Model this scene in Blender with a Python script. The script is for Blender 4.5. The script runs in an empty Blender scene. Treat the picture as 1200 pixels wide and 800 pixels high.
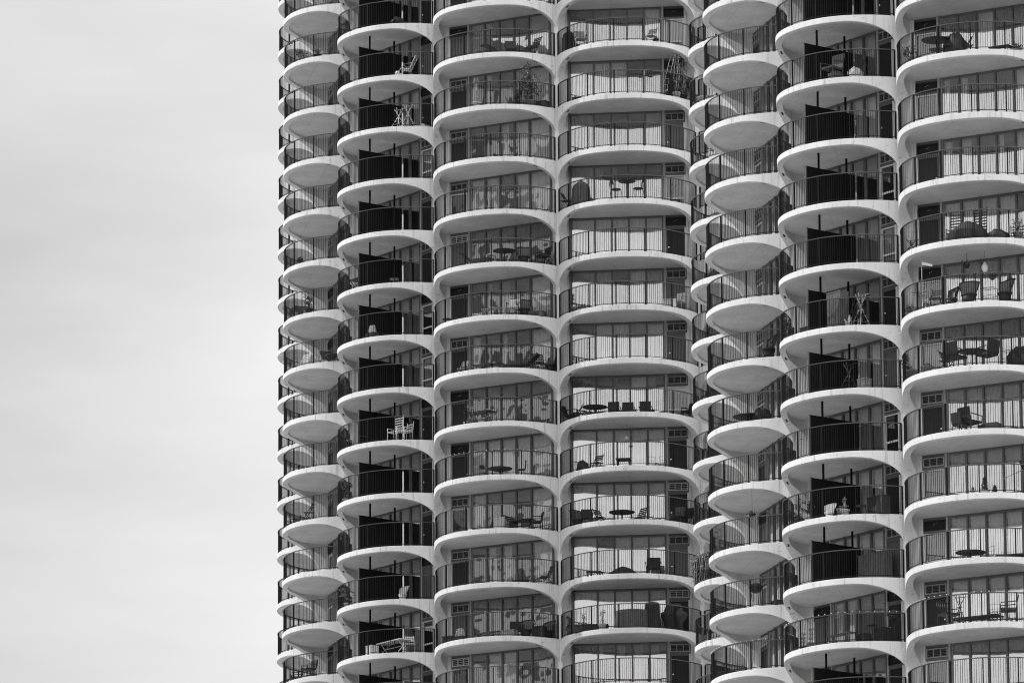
import bpy, bmesh, math, random
from math import sin, cos, pi, radians, sqrt
from mathutils import Vector, Matrix
random.seed(7)
S = bpy.context.scene
C = S.collection

# ---------------------------------------------------------------- camera, sky, sun, exposure
F_PX, PITCH, ROLL = 8430.59, 0.2281, -0.0052
cd = bpy.data.cameras.new('camera'); cam = bpy.data.objects.new('camera', cd); C.objects.link(cam)
cd.sensor_width = 36.0; cd.lens = 36.0*F_PX/1200.0; cd.clip_start = 1.0; cd.clip_end = 20000.0
fw = Vector((0, cos(PITCH), sin(PITCH))); up = Vector((0, -sin(PITCH), cos(PITCH))); rt = Vector((1, 0, 0))
cr, sr = cos(ROLL), sin(ROLL)
r2 = rt*cr+up*sr; u2 = up*cr-rt*sr
cam.matrix_world = Matrix(((r2.x, u2.x, -fw.x, 0), (r2.y, u2.y, -fw.y, 0), (r2.z, u2.z, -fw.z, 0), (0, 0, 0, 1)))
S.camera = cam
SUN_AZ, SUN_EL = radians(-104), radians(42)     # azimuth measured from the viewer's direction, minus = viewer's left
sdir = Vector((sin(SUN_AZ)*cos(SUN_EL), -cos(SUN_AZ)*cos(SUN_EL), sin(SUN_EL)))   # towards the sun
W = bpy.data.worlds.new('World'); S.world = W; W.use_nodes = True
nt = W.node_tree; N = nt.nodes; L = nt.links; N.clear()
out = N.new('ShaderNodeOutputWorld'); bg = N.new('ShaderNodeBackground'); bg.inputs[1].default_value = 0.15
sky = N.new('ShaderNodeTexSky'); sky.sky_type = 'NISHITA'; sky.sun_disc = False
sky.sun_elevation = SUN_EL; sky.sun_rotation = math.atan2(sdir.x, sdir.y); sky.altitude = 200; sky.dust_density = 4.0; sky.air_density = 1.2
bw = N.new('ShaderNodeRGBToBW')
tc = N.new('ShaderNodeTexCoord'); mp = N.new('ShaderNodeMapping'); mp.inputs['Scale'].default_value = (1, 1, 3.4)
nz = N.new('ShaderNodeTexNoise'); nz.inputs['Scale'].default_value = 9.0; nz.inputs['Detail'].default_value = 4; nz.inputs['Roughness'].default_value = .55
rmp = N.new('ShaderNodeMapRange'); rmp.inputs[1].default_value = .3; rmp.inputs[2].default_value = .7
rmp.inputs[3].default_value = 6.1; rmp.inputs[4].default_value = 8.1
# veil of thin cloud over the blue: cloud radiance added to a weakened clear sky
mad = N.new('ShaderNodeMath'); mad.operation = 'MULTIPLY_ADD'; mad.inputs[1].default_value = 0.12
# clouds stand brighter on the viewer's side of the sky
sep = N.new('ShaderNodeSeparateXYZ')
fr = N.new('ShaderNodeMapRange'); fr.inputs[1].default_value = 0.75; fr.inputs[2].default_value = -0.4; fr.inputs[3].default_value = .70; fr.inputs[4].default_value = 1.5
mul = N.new('ShaderNodeMath'); mul.operation = 'MULTIPLY'
L.new(tc.outputs['Generated'], mp.inputs[0]); L.new(mp.outputs[0], nz.inputs['Vector']); L.new(nz.outputs['Fac'], rmp.inputs[0])
L.new(tc.outputs['Generated'], sep.inputs[0]); L.new(sep.outputs['Y'], fr.inputs[0])
L.new(rmp.outputs[0], mul.inputs[0]); L.new(fr.outputs[0], mul.inputs[1])
L.new(sky.outputs[0], bw.inputs[0]); L.new(bw.outputs[0], mad.inputs[0]); L.new(mul.outputs[0], mad.inputs[2])
vl = N.new('ShaderNodeMapRange'); vl.inputs[1].default_value = -.075; vl.inputs[2].default_value = -.018; vl.inputs[3].default_value = .79; vl.inputs[4].default_value = 1.02
vm = N.new('ShaderNodeMath'); vm.operation = 'MULTIPLY'      # the veil of cloud thins out towards the left
L.new(sep.outputs['X'], vl.inputs[0]); L.new(mad.outputs[0], vm.inputs[0]); L.new(vl.outputs[0], vm.inputs[1])
L.new(vm.outputs[0], bg.inputs[0]); L.new(bg.outputs[0], out.inputs[0])
sl = bpy.data.lights.new('sun', 'SUN'); sl.energy = 3.0; sl.angle = radians(.6); sl.color = (1, 1, 1)
so = bpy.data.objects.new('sun', sl); C.objects.link(so); so.rotation_euler = (-sdir).to_track_quat('-Z', 'Y').to_euler(); so.location = (0, 0, 300)
S.view_settings.view_transform = 'Standard'; S.view_settings.look = 'None'; S.view_settings.exposure = 0.12; S.view_settings.gamma = 1
S.view_settings.use_curve_mapping = False
S.cycles.pixel_filter_type = 'BLACKMAN_HARRIS'; S.cycles.filter_width = 1.1
S.render.resolution_x = 1024; S.render.resolution_y = 682

# ---------------------------------------------------------------- constants fitted to the towers
H = 2.6                                # storey height
RC = 17.36                             # radius of the outer columns
HW = pi/16
CW, CV = RC*sin(HW), RC*cos(HW)        # half chord and chord distance
PP, EN, EM = 2.53, 2.26, 1.353         # scallop projection and outline exponents
VG = 16.62                             # glass plane
T0 = 0.25                              # slab edge depth
TOW = {1: dict(x=7.609, y=352.19, z=92.018, az=-18.05, g=3), 2: dict(x=27.096, y=296.85, z=76.815, az=-40.55, g=7)}
GZ = -1.7
def baz(t, p): return radians(TOW[t]['az']+22.5*(p-TOW[t]['g'])-11.25)

# ---------------------------------------------------------------- materials (the place is recorded in black and white: all greys)
M = {}
def g3(v): return (v, v, v, 1)
def mat(name, v, rough=.8, var=.12, scale=3.0, metal=0, spec=.3, extra=None, bump=0, coord='Object'):
    m = bpy.data.materials.new(name); m.use_nodes = True; nt = m.node_tree; b = nt.nodes['Principled BSDF']
    b.inputs['Roughness'].default_value = rough; b.inputs['Metallic'].default_value = metal; b.inputs['Specular IOR Level'].default_value = spec
    tc = nt.nodes.new('ShaderNodeTexCoord'); n = nt.nodes.new('ShaderNodeTexNoise'); n.inputs['Scale'].default_value = scale; n.inputs['Detail'].default_value = 6
    nt.links.new(tc.outputs[coord], n.inputs['Vector'])
    r = nt.nodes.new('ShaderNodeMapRange'); r.inputs[1].default_value = .3; r.inputs[2].default_value = .7
    r.inputs[3].default_value = v*(1-var); r.inputs[4].default_value = v*(1+var)
    nt.links.new(n.outputs['Fac'], r.inputs[0]); last = r.outputs[0]
    if extra: last = extra(nt, tc, last)
    nt.links.new(last, b.inputs['Base Color'])
    if bump:
        bp = nt.nodes.new('ShaderNodeBump'); bp.inputs['Strength'].default_value = bump; bp.inputs['Distance'].default_value = .02
        n2 = nt.nodes.new('ShaderNodeTexNoise'); n2.inputs['Scale'].default_value = 12; n2.inputs['Detail'].default_value = 5
        nt.links.new(tc.outputs[coord], n2.inputs['Vector']); nt.links.new(n2.outputs['Fac'], bp.inputs['Height']); nt.links.new(bp.outputs[0], b.inputs['Normal'])
    M[name] = m; return m
def mathn(nt, op, a, b=None, c=None):
    n = nt.nodes.new('ShaderNodeMath'); n.operation = op
    for i, x in enumerate((a, b, c)):
        if x is None: continue
        if isinstance(x, (int, float)): n.inputs[i].default_value = x
        else: nt.links.new(x, n.inputs[i])
    return n.outputs[0]
def streaks(amount, seams, lines=0):
    # rain streaks with a shape of their own, form marks and cast joints at given heights of the storey
    def f(nt, tc, last):
        oi = nt.nodes.new('ShaderNodeObjectInfo')
        add = nt.nodes.new('ShaderNodeVectorMath'); add.operation = 'ADD'
        sc = nt.nodes.new('ShaderNodeVectorMath'); sc.operation = 'SCALE'; sc.inputs['Scale'].default_value = 37.0
        cx = nt.nodes.new('ShaderNodeCombineXYZ'); nt.links.new(oi.outputs['Random'], cx.inputs[0]); nt.links.new(oi.outputs['Random'], cx.inputs[1])
        nt.links.new(cx.outputs[0], sc.inputs[0])
        nt.links.new(tc.outputs['Object'], add.inputs[0]); nt.links.new(sc.outputs[0], add.inputs[1])
        mp = nt.nodes.new('ShaderNodeMapping'); mp.inputs['Scale'].default_value = (7, 7, .5); nt.links.new(add.outputs[0], mp.inputs[0])
        n = nt.nodes.new('ShaderNodeTexNoise'); n.inputs['Scale'].default_value = 1.0; n.inputs['Detail'].default_value = 4; nt.links.new(mp.outputs[0], n.inputs['Vector'])
        r = nt.nodes.new('ShaderNodeMapRange'); r.inputs[1].default_value = .56; r.inputs[2].default_value = .78; r.inputs[3].default_value = 1; r.inputs[4].default_value = 1-amount
        nt.links.new(n.outputs['Fac'], r.inputs[0]); o = mathn(nt, 'MULTIPLY', last, r.outputs[0])
        mq = nt.nodes.new('ShaderNodeMapping'); mq.inputs['Scale'].default_value = (3.1, 3.1, 9); nt.links.new(add.outputs[0], mq.inputs[0])
        n3 = nt.nodes.new('ShaderNodeTexNoise'); n3.inputs['Scale'].default_value = 1.6; n3.inputs['Detail'].default_value = 7; nt.links.new(mq.outputs[0], n3.inputs['Vector'])
        r3 = nt.nodes.new('ShaderNodeMapRange'); r3.inputs[1].default_value = .64; r3.inputs[2].default_value = .72; r3.inputs[3].default_value = 1; r3.inputs[4].default_value = 1-amount*1.1
        nt.links.new(n3.outputs['Fac'], r3.inputs[0]); o = mathn(nt, 'MULTIPLY', o, r3.outputs[0])
        sp = nt.nodes.new('ShaderNodeSeparateXYZ'); nt.links.new(tc.outputs['Object'], sp.inputs[0])
        for h in seams:
            z = mathn(nt, 'ADD', sp.outputs['Z'], 26*H-h+H/2)
            z = mathn(nt, 'MODULO', z, H); z = mathn(nt, 'SUBTRACT', z, H/2); z = mathn(nt, 'ABSOLUTE', z)
            z = mathn(nt, 'LESS_THAN', z, .018); z = mathn(nt, 'MULTIPLY_ADD', z, -.32, 1); o = mathn(nt, 'MULTIPLY', o, z)
        if lines:                              # straight board joints left by the formwork
            mix = mathn(nt, 'MULTIPLY_ADD', oi.outputs['Random'], 1.6, -.8)
            for ca, cb in ((.72, .69), (.85, -.52), (.10, .99)):
                w = mathn(nt, 'MULTIPLY', sp.outputs['X'], ca); w = mathn(nt, 'MULTIPLY_ADD', mathn(nt, 'ADD', sp.outputs['Y'], 18.1), cb, w)
                w = mathn(nt, 'SUBTRACT', w, mix); w = mathn(nt, 'ABSOLUTE', w); w = mathn(nt, 'LESS_THAN', w, .012); o = mathn(nt, 'MULTIPLY', o, mathn(nt, 'MULTIPLY_ADD', w, -.22, 1))
        # each casting is a touch lighter or darker
        rr = mathn(nt, 'MULTIPLY_ADD', oi.outputs['Random'], .09, .955)
        return mathn(nt, 'MULTIPLY', o, rr)
    return f
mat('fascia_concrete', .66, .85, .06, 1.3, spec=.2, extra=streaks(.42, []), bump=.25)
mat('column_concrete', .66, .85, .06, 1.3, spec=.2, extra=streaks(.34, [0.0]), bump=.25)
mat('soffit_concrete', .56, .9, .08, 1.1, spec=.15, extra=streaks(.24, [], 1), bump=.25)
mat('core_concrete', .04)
mat('rail_metal', .009, .6, .15, spec=.12)
mat('post_metal', .06, .45, .1, spec=.5)
mat('mullion', .11, .5, .12, spec=.4)
mat('light_frame', .62, .5, .05)
mat('grey_frame', .36, .5, .08)
mat('wicker_weave', .11, .8, .35, 25)
mat('rail_cap', .05, .35, .1, spec=.5)
mat('slat_grey', .13, .6)
mat('louver_dark', .014, .6)
mat('panel_black', .008, .8, .1, spec=.08)
mat('door_dark', .015, .5, .2, spec=.25)
mat('door_grey', .10, .45, .1, spec=.4)
mat('curtain_white', .78, .9, .05, spec=.05)
mat('curtain_grey', .42, .9, .08, spec=.05)
mat('curtain_dark', .09, .9, .1, spec=.05)
mat('interior', .03, .9)
mat('black_wicker', .02, .6, .3, 30)
mat('dark_cover', .03, .7, .2, 6, bump=.5)
mat('grey_cover', .09, .75, .2, 6, bump=.5)
mat('dark_steel', .03, .5, .3, 20, spec=.4)
mat('white_plastic', .7, .45, .05)
mat('pale_cushion', .55, .9, .08)
mat('mid_wood', .22, .7, .25, 9)
mat('terracotta', .18, .85, .15)
mat('pale_pot', .5, .8, .1)
mat('leaf_dark', .045, .6, .4, 12)
mat('leaf_pale', .34, .6, .3, 12)
mat('bark', .4, .9, .25, 9)
mat('knob', .8, .25, .02, metal=1)
mat('bulb_glass', .9, .2, .02)
mat('ground_paving', .34, .9, .25, .02)
mat('stone_cladding', .16, .8, .2, .3)
mat('stone_light', .4, .8, .15, .3)
def glass(name, refl, tint):
    m = bpy.data.materials.new(name); m.use_nodes = True; nt = m.node_tree; nt.nodes.clear()
    o = nt.nodes.new('ShaderNodeOutputMaterial'); mx = nt.nodes.new('ShaderNodeMixShader')
    t = nt.nodes.new('ShaderNodeBsdfTransparent'); t.inputs[0].default_value = g3(tint)
    gl = nt.nodes.new('ShaderNodeBsdfGlossy'); gl.inputs['Roughness'].default_value = .015; gl.inputs[0].default_value = g3(.97)
    lw = nt.nodes.new('ShaderNodeFresnel'); lw.inputs[0].default_value = 1.5
    f = mathn(nt, 'ADD', lw.outputs[0], refl)
    tc = nt.nodes.new('ShaderNodeTexCoord'); nz = nt.nodes.new('ShaderNodeTexNoise'); nz.inputs['Scale'].default_value = 1.3; nz.inputs['Detail'].default_value = 1
    oi = nt.nodes.new('ShaderNodeObjectInfo'); ad = nt.nodes.new('ShaderNodeVectorMath'); ad.operation = 'ADD'
    nt.links.new(tc.outputs['Object'], ad.inputs[0]); nt.links.new(oi.outputs['Location'], ad.inputs[1]); nt.links.new(ad.outputs[0], nz.inputs['Vector'])
    bp = nt.nodes.new('ShaderNodeBump'); bp.inputs['Strength'].default_value = .16; bp.inputs['Distance'].default_value = .03
    nt.links.new(nz.outputs['Fac'], bp.inputs['Height']); nt.links.new(bp.outputs[0], gl.inputs['Normal'])
    nt.links.new(f, mx.inputs[0]); nt.links.new(t.outputs[0], mx.inputs[1]); nt.links.new(gl.outputs[0], mx.inputs[2]); nt.links.new(mx.outputs[0], o.inputs[0])
    M[name] = m
glass('window_glass', .34, .96)
glass('tint_glass', .10, .6)
m = bpy.data.materials.new('tower_windows'); m.use_nodes = True; nt = m.node_tree; b = nt.nodes['Principled BSDF']; b.inputs['Roughness'].default_value = .3
tcn = nt.nodes.new('ShaderNodeTexCoord'); br = nt.nodes.new('ShaderNodeTexBrick'); br.offset = 0; br.inputs['Scale'].default_value = 1.0
br.inputs['Brick Width'].default_value = 3.2; br.inputs['Row Height'].default_value = 3.6; br.inputs['Mortar Size'].default_value = .55
br.inputs['Color1'].default_value = g3(.03); br.inputs['Color2'].default_value = g3(.08); br.inputs['Mortar'].default_value = g3(.5)
sp = nt.nodes.new('ShaderNodeSeparateXYZ'); cb = nt.nodes.new('ShaderNodeCombineXYZ')
nt.links.new(tcn.outputs['Object'], sp.inputs[0]); nt.links.new(mathn(nt, 'ADD', sp.outputs['X'], sp.outputs['Y']), cb.inputs[0]); nt.links.new(sp.outputs['Z'], cb.inputs[1])
nt.links.new(cb.outputs[0], br.inputs['Vector']); nt.links.new(br.outputs['Color'], b.inputs['Base Color']); M['tower_windows'] = m

# ---------------------------------------------------------------- mesh helpers
class MB:
    def __init__(s): s.v = []; s.f = []; s.m = []; s.mats = []; s.cur = 0; s.sm = set()
    def use(s, name):
        if name not in s.mats: s.mats.append(name)
        s.cur = s.mats.index(name); return s
    def face(s, idx, smooth=False):
        if smooth: s.sm.add(len(s.f))
        s.f.append(tuple(idx)); s.m.append(s.cur)
    def quad(s, *p):
        n = len(s.v); s.v += [tuple(x) for x in p]; s.face(range(n, n+len(p)))
    def box(s, a, b, mtx=None):
        x0, y0, z0 = a; x1, y1, z1 = b
        if x0 > x1: x0, x1 = x1, x0
        if y0 > y1: y0, y1 = y1, y0
        if z0 > z1: z0, z1 = z1, z0
        p = [(x0, y0, z0), (x1, y0, z0), (x1, y1, z0), (x0, y1, z0), (x0, y0, z1), (x1, y0, z1), (x1, y1, z1), (x0, y1, z1)]
        if mtx: p = [tuple(mtx @ Vector(q)) for q in p]
        n = len(s.v); s.v += p
        for f in ((0, 3, 2, 1), (4, 5, 6, 7), (0, 1, 5, 4), (1, 2, 6, 5), (2, 3, 7, 6), (3, 0, 4, 7)): s.face([n+i for i in f])
    def tube(s, pts, r, seg=6, caps=True):
        pts = [Vector(p) for p in pts]; n0 = len(s.v); rr = r if isinstance(r, (list, tuple)) else [r]*len(pts)
        for i, p in enumerate(pts):
            d = (pts[min(i+1, len(pts)-1)]-pts[max(i-1, 0)]).normalized()
            a = d.orthogonal().normalized() if abs(d.z) > .9 else d.cross(Vector((0, 0, 1))).normalized()
            b = d.cross(a)
            for k in range(seg):
                t = 2*pi*k/seg; s.v.append(tuple(p+(a*cos(t)+b*sin(t))*rr[i]))
        for i in range(len(pts)-1):
            for k in range(seg):
                a = n0+i*seg+k; b = n0+i*seg+(k+1) % seg; s.face((a, a+seg, b+seg, b), True)
        if caps:
            s.face([n0+k for k in range(seg)]); s.face([n0+(len(pts)-1)*seg+k for k in reversed(range(seg))])
    def lathe(s, prof, seg=20, c=(0, 0, 0), sx=1, sy=1, wob=0):
        n0 = len(s.v)
        for (r, z) in prof:
            for k in range(seg):
                t = 2*pi*k/seg; w = 1+wob*sin(5*t+z*3); s.v.append((c[0]+r*cos(t)*sx*w, c[1]+r*sin(t)*sy*w, c[2]+z))
        for i in range(len(prof)-1):
            for k in range(seg):
                a = n0+i*seg+k; b = n0+i*seg+(k+1) % seg; s.face((a, b, b+seg, a+seg), True)
        s.face([n0+k for k in reversed(range(seg))]); s.face([n0+(len(prof)-1)*seg+k for k in range(seg)])
    def mesh(s, name):
        me = bpy.data.meshes.new(name); me.from_pydata(s.v, [], s.f)
        for n in s.mats: me.materials.append(M[n])
        me.polygons.foreach_set('material_index', s.m)
        me.polygons.foreach_set('use_smooth', [i in s.sm for i in range(len(s.f))])
        me.validate(); me.update(); return me
def link(name, data, parent=None, loc=(0, 0, 0), rz=0):
    o = bpy.data.objects.new(name, data); C.objects.link(o); o.location = loc; o.rotation_euler = (0, 0, rz)
    if parent: o.parent = parent
    return o
def tag(o, label=None, cat=None, group=None, kind=None):
    for k, v in (('label', label), ('category', cat), ('group', group), ('kind', kind)):
        if v: o[k] = v
    return o
# in a bay's own frame: x = along the facade (to the viewer's right), y = -v (v = distance outwards from the tower axis)
def P(u, v, z=0.0): return (u, -v, z)

# ---------------------------------------------------------------- ground
g = MB().use('ground_paving'); g.quad((-6000, -6000, 0), (6000, -6000, 0), (6000, 9000, 0), (-6000, 9000, 0))
tag(link('ground', g.mesh('ground'), None, (0, 0, GZ)), kind='structure')

# ---------------------------------------------------------------- the scalloped outline of one bay
def outline(n=72, off=0.0):
    pts = []
    for i in range(n*4+1):
        s = pi*i/(n*4); c, si = -cos(s), sin(s)
        pts.append((CW*math.copysign(abs(c)**(2/EN), c), CV+PP*max(si, 0)**(2/EM)))
    ln = [0]
    for a, b in zip(pts, pts[1:]): ln.append(ln[-1]+math.hypot(b[0]-a[0], b[1]-a[1]))
    tot = ln[-1]; res = []; j = 0
    for i in range(n+1):
        t = tot*i/n
        while j < len(ln)-2 and ln[j+1] < t: j += 1
        w = (t-ln[j])/max(ln[j+1]-ln[j], 1e-9); a, b = pts[j], pts[j+1]
        dx, dy = b[0]-a[0], b[1]-a[1]; l = math.hypot(dx, dy) or 1
        x, y = a[0]+dx*w, a[1]+dy*w
        nx, ny = -dy/l, dx/l                      # outward normal
        res.append((x-nx*off, y-ny*off, t, tot, nx, ny))
    return res
ARCH_L, ARCH_D = 2.35, 1.38
def depth(t, tot):
    d = min(t, tot-t)
    if d >= ARCH_L: return T0
    return ARCH_D-(ARCH_D-T0)*sqrt(max(0, 1-(1-d/ARCH_L)**2.1))
TS = .17                                # soffit a little above the fascia's lower lip
def balcony_mesh(scuppers):
    b = MB(); n = 96; o = outline(n); BW = .26
    inn = []
    for i in range(n+1):
        x, y, t, tot, nx, ny = o[i]; d = min(t, tot-t); s = -1 if t < tot/2 else 1
        x1, y1 = x-nx*BW, y-ny*BW
        x1 = max(-CW+BW, min(CW-BW, x1))
        w = max(0, 1-d/1.15)**1.4                # the haunch runs back into the pier towards the column
        inn.append((x1+(s*2.93-x1)*w, y1+(VG+.03-y1)*w))
    def row(pts, zs): 
        s = len(b.v); b.v.extend(P(x, y, z) for (x, y), z in zip(pts, zs)); return s
    op = [(q[0], q[1]) for q in o]; cz = [-depth(q[2], q[3]) for q in o]
    ch = .015
    b.use('fascia_concrete')
    opi = [(q[0]-q[4]*ch, q[1]-q[5]*ch) for q in o]
    for pa, za, pb, zb in ((opi, [0]*(n+1), op, [-ch]*(n+1)), (op, [-ch]*(n+1), op, [z+ch for z in cz]), (op, [z+ch for z in cz], opi, cz), (opi, cz, inn, cz)):
        a, c = row(pa, za), row(pb, zb)
        for i in range(n): b.face((a+i, c+i, c+i+1, a+i+1), True)
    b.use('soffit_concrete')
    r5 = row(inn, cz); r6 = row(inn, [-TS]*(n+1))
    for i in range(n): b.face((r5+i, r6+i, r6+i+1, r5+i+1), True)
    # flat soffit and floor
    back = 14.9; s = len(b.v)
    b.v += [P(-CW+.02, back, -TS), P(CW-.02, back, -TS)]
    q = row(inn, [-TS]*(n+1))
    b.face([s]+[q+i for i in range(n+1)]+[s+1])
    b.use('fascia_concrete')
    s = len(b.v); b.v += [P(-CW+.02, back, 0), P(CW-.02, back, 0)]
    q = row(opi, [0]*(n+1)); b.face([s+1]+[q+i for i in reversed(range(n+1))]+[s])
    b.use('louver_dark')
    for sd in scuppers:                       # small drain slot in the haunch by the column
        i = 13 if sd < 0 else n-13
        x, y, t, tot, nx, ny = o[i]; z = cz[i]; j = i+1
        tx, ty = ny, -nx
        cx, cy = x-nx*.15, y-ny*.15
        dz = (cz[i+1]-cz[i-1])/(o[i+1][2]-o[i-1][2])
        a = Vector((tx, ty, dz)).normalized(); w = Vector((nx, ny, 0)); up = Vector((0, 0, -1))
        p0 = Vector((cx, cy, z-.012))
        b.quad(*[P(*(p0+a*sa+w*sb)) for sa, sb in ((-.13, -.035), (.13, -.035), (.13, .035), (-.13, .035))])
    return b.mesh('balcony')
def railing_mesh(seed, curl=False):
    rnd = random.Random(seed); b = MB(); n = 96
    o = outline(n, .055); o = o[1:-1]
    def strip(z0, z1, hw, m):
        b.use(m); k = len(b.v)
        for q in o:
            for s in (-1, 1):
                for z in (z0, z1): b.v.append(P(q[0]+q[4]*hw*s, q[1]+q[5]*hw*s, z))
        for i in range(len(o)-1):
            a = k+4*i; c = a+4
            for p, r in ((0, 1), (1, 3), (3, 2), (2, 0)): b.face((a+p, a+r, c+r, c+p))
    strip(1.145, 1.18, .026, 'rail_cap'); strip(.075, .1, .012, 'rail_metal')
    oo = outline(600, .055); tot = oo[0][3]; posts = [.12]+[tot/2-.35+1.42*i for i in (-2, -1, 0, 1, 2)]+[tot-.12]
    def at(t):
        q = oo[max(0, min(600, int(round(t/tot*600))))]; return q
    for t in posts:
        q = at(t); r = Matrix.Translation(P(q[0], q[1], 0)) @ Matrix.Rotation(math.atan2(-q[4], -q[5]) , 4, 'Z')
        b.use('rail_metal'); b.box((-.021, -.03, 0), (.021, .03, 1.15), r)
    m = 92
    for i in range(1, m):
        t = tot*i/m
        if min(abs(t-p) for p in posts) < .045: continue
        q = at(t); r = Matrix.Translation(P(q[0], q[1], 0)) @ Matrix.Rotation(math.atan2(-q[4], -q[5]), 4, 'Z') 
        j = rnd.uniform(-.003, .003)
        b.box((-.0075+j, -.007, .085), (.0075+j, .007, 1.15), r)
    return b.mesh('railing')

# ---------------------------------------------------------------- glazing: bays with the door at the left, the right, or both ends
US = [-1.64, -.82, 0, .82, 1.64]
def wall_mesh(kind):
    b = MB(); hz = H-TS-.005; b.use('mullion')
    def post(u, w, d=.11, m='mullion'): b.use(m).box(P(u-w/2, VG-.04, .01), P(u+w/2, VG-.04+d, hz))
    b.use('mullion').box(P(-2.83, VG-.03, hz-.09), P(2.83, VG+.03, hz)); b.box(P(-2.83, VG-.03, .01), P(2.83, VG+.03, .09))
    for u in US: post(u, .07)
    for u in (-2.83, 2.83): post(u, .10, .14, 'light_frame' if (kind == 'both' or (kind == 'left') == (u < 0)) else 'mullion')
    for sd in (-1, 1):
        if kind in ('both', {-1: 'left', 1: 'right'}[sd]):
            b.use('light_frame').box(P(sd*2.795, VG+.072, .01), P(sd*2.70, VG+.13, 1.79))
            b.use('grey_frame').box(P(sd*1.60, VG-.02, .01), P(sd*1.78, VG+.05, hz))           # broad jamb
            b.use('mullion').box(P(sd*1.78, VG-.02, 1.80), P(sd*2.79, VG+.045, 1.90))
            b.use('mullion').box(P(sd*1.78, VG-.05, 1.90), P(sd*2.79, VG-.02, hz-.09))
    return b.mesh('window_wall')
def pane_mesh(kind):
    b = MB().use('window_glass'); hz = H-TS-.09
    e = [-2.79]+US+[2.79]; 
    for i in range(6):
        if i == 0 and kind in ('left', 'both'): continue
        if i == 5 and kind in ('right', 'both'): continue
        tl = random.uniform(-.004, .004)
        b.quad(P(e[i]+.04, VG+tl, .09), P(e[i+1]-.04, VG-tl, .09), P(e[i+1]-.04, VG-tl+.002, hz), P(e[i]+.04, VG+tl+.002, hz))
    return b.mesh('pane')
def curtain_mesh(kind, rnd, look):
    b = MB(); hz = H-TS-.1; e = [-2.79]+US+[2.79]
    base = rnd.choices(['curtain_white', 'curtain_grey', 'curtain_dark'], look[:3])[0]
    runs = []
    mode = rnd.random()
    for i in range(6):
        if i == 0 and kind in ('left', 'both'): continue
        if i == 5 and kind in ('right', 'both'): continue
        m = base; x0, x1 = e[i]+.05, e[i+1]-.05
        if mode < look[3]:                                # drapes drawn back: part of the glass is open
            if 1 <= i <= 4 and rnd.random() < .75:
                if rnd.random() < .35: x1 = x0+(x1-x0)*rnd.uniform(.25, .6)
                else: continue
        if rnd.random() < .08: m = rnd.choice(['curtain_grey', 'curtain_dark', 'curtain_white'])
        runs.append((x0, x1, m))
    for x0, x1, m in runs:
        b.use(m); ph = rnd.uniform(0, 6); n = max(6, int((x1-x0)/.022)); per = rnd.uniform(.10, .17); vv = VG-.17
        k = len(b.v)
        for i in range(n+1):
            x = x0+(x1-x0)*i/n; w = .035*sin(2*pi*x/per+ph)+.014*sin(2*pi*x/(per*2.7)+ph)
            b.v.append(P(x, vv+w, .03)); b.v.append(P(x, vv+w*.6, hz))
        for i in range(n): b.face((k+2*i, k+2*i+2, k+2*i+3, k+2*i+1), True)
    if not b.f:
        b.use('curtain_grey').box(P(-1.6, VG-.2, .05), P(-1.45, VG-.15, hz))
    return b.mesh('curtain')
def grille_mesh(sd, style):
    b = MB(); u0, u1 = sd*1.80, sd*2.74; z0, z1 = 1.915, 2.29
    u0, u1 = min(u0, u1), max(u0, u1); fm = ['grey_frame', 'light_frame', 'louver_dark'][style]
    b.use('louver_dark').box(P(u0, VG-.01, z0), P(u1, VG+.03, z1))
    b.use(fm)
    for a, c in ((z0, z0+.035), (z1-.035, z1)): b.box(P(u0, VG+.03, a), P(u1, VG+.085, c))
    for a in (u0, u1-.035): b.box(P(a, VG+.03, z0+.035), P(a+.035, VG+.085, z1-.035))
    if style < 2:
        for k in (1, 2): u = u0+(u1-u0)*k/3; b.box(P(u-.012, VG+.03, z0+.035), P(u+.012, VG+.083, z1-.035))
        b.use('slat_grey' if style == 0 else 'light_frame')
        for k in range(1, (6 if style == 0 else 4)):
            z = z0+(z1-z0)*k/(6 if style == 0 else 4); b.box(P(u0+.035, VG+.03, z-.008), P(u1-.035, VG+.07, z+.008))
    else:
        b.use('light_frame').box(P((u0+u1)/2-.03, VG+.085, 2.12), P((u0+u1)/2+.0, VG+.09, 2.14)); b.box(P((u0+u1)/2+.06, VG+.085, 2.16), P((u0+u1)/2+.09, VG+.09, 2.18))
    return b.mesh('ventilation_grille')
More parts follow.
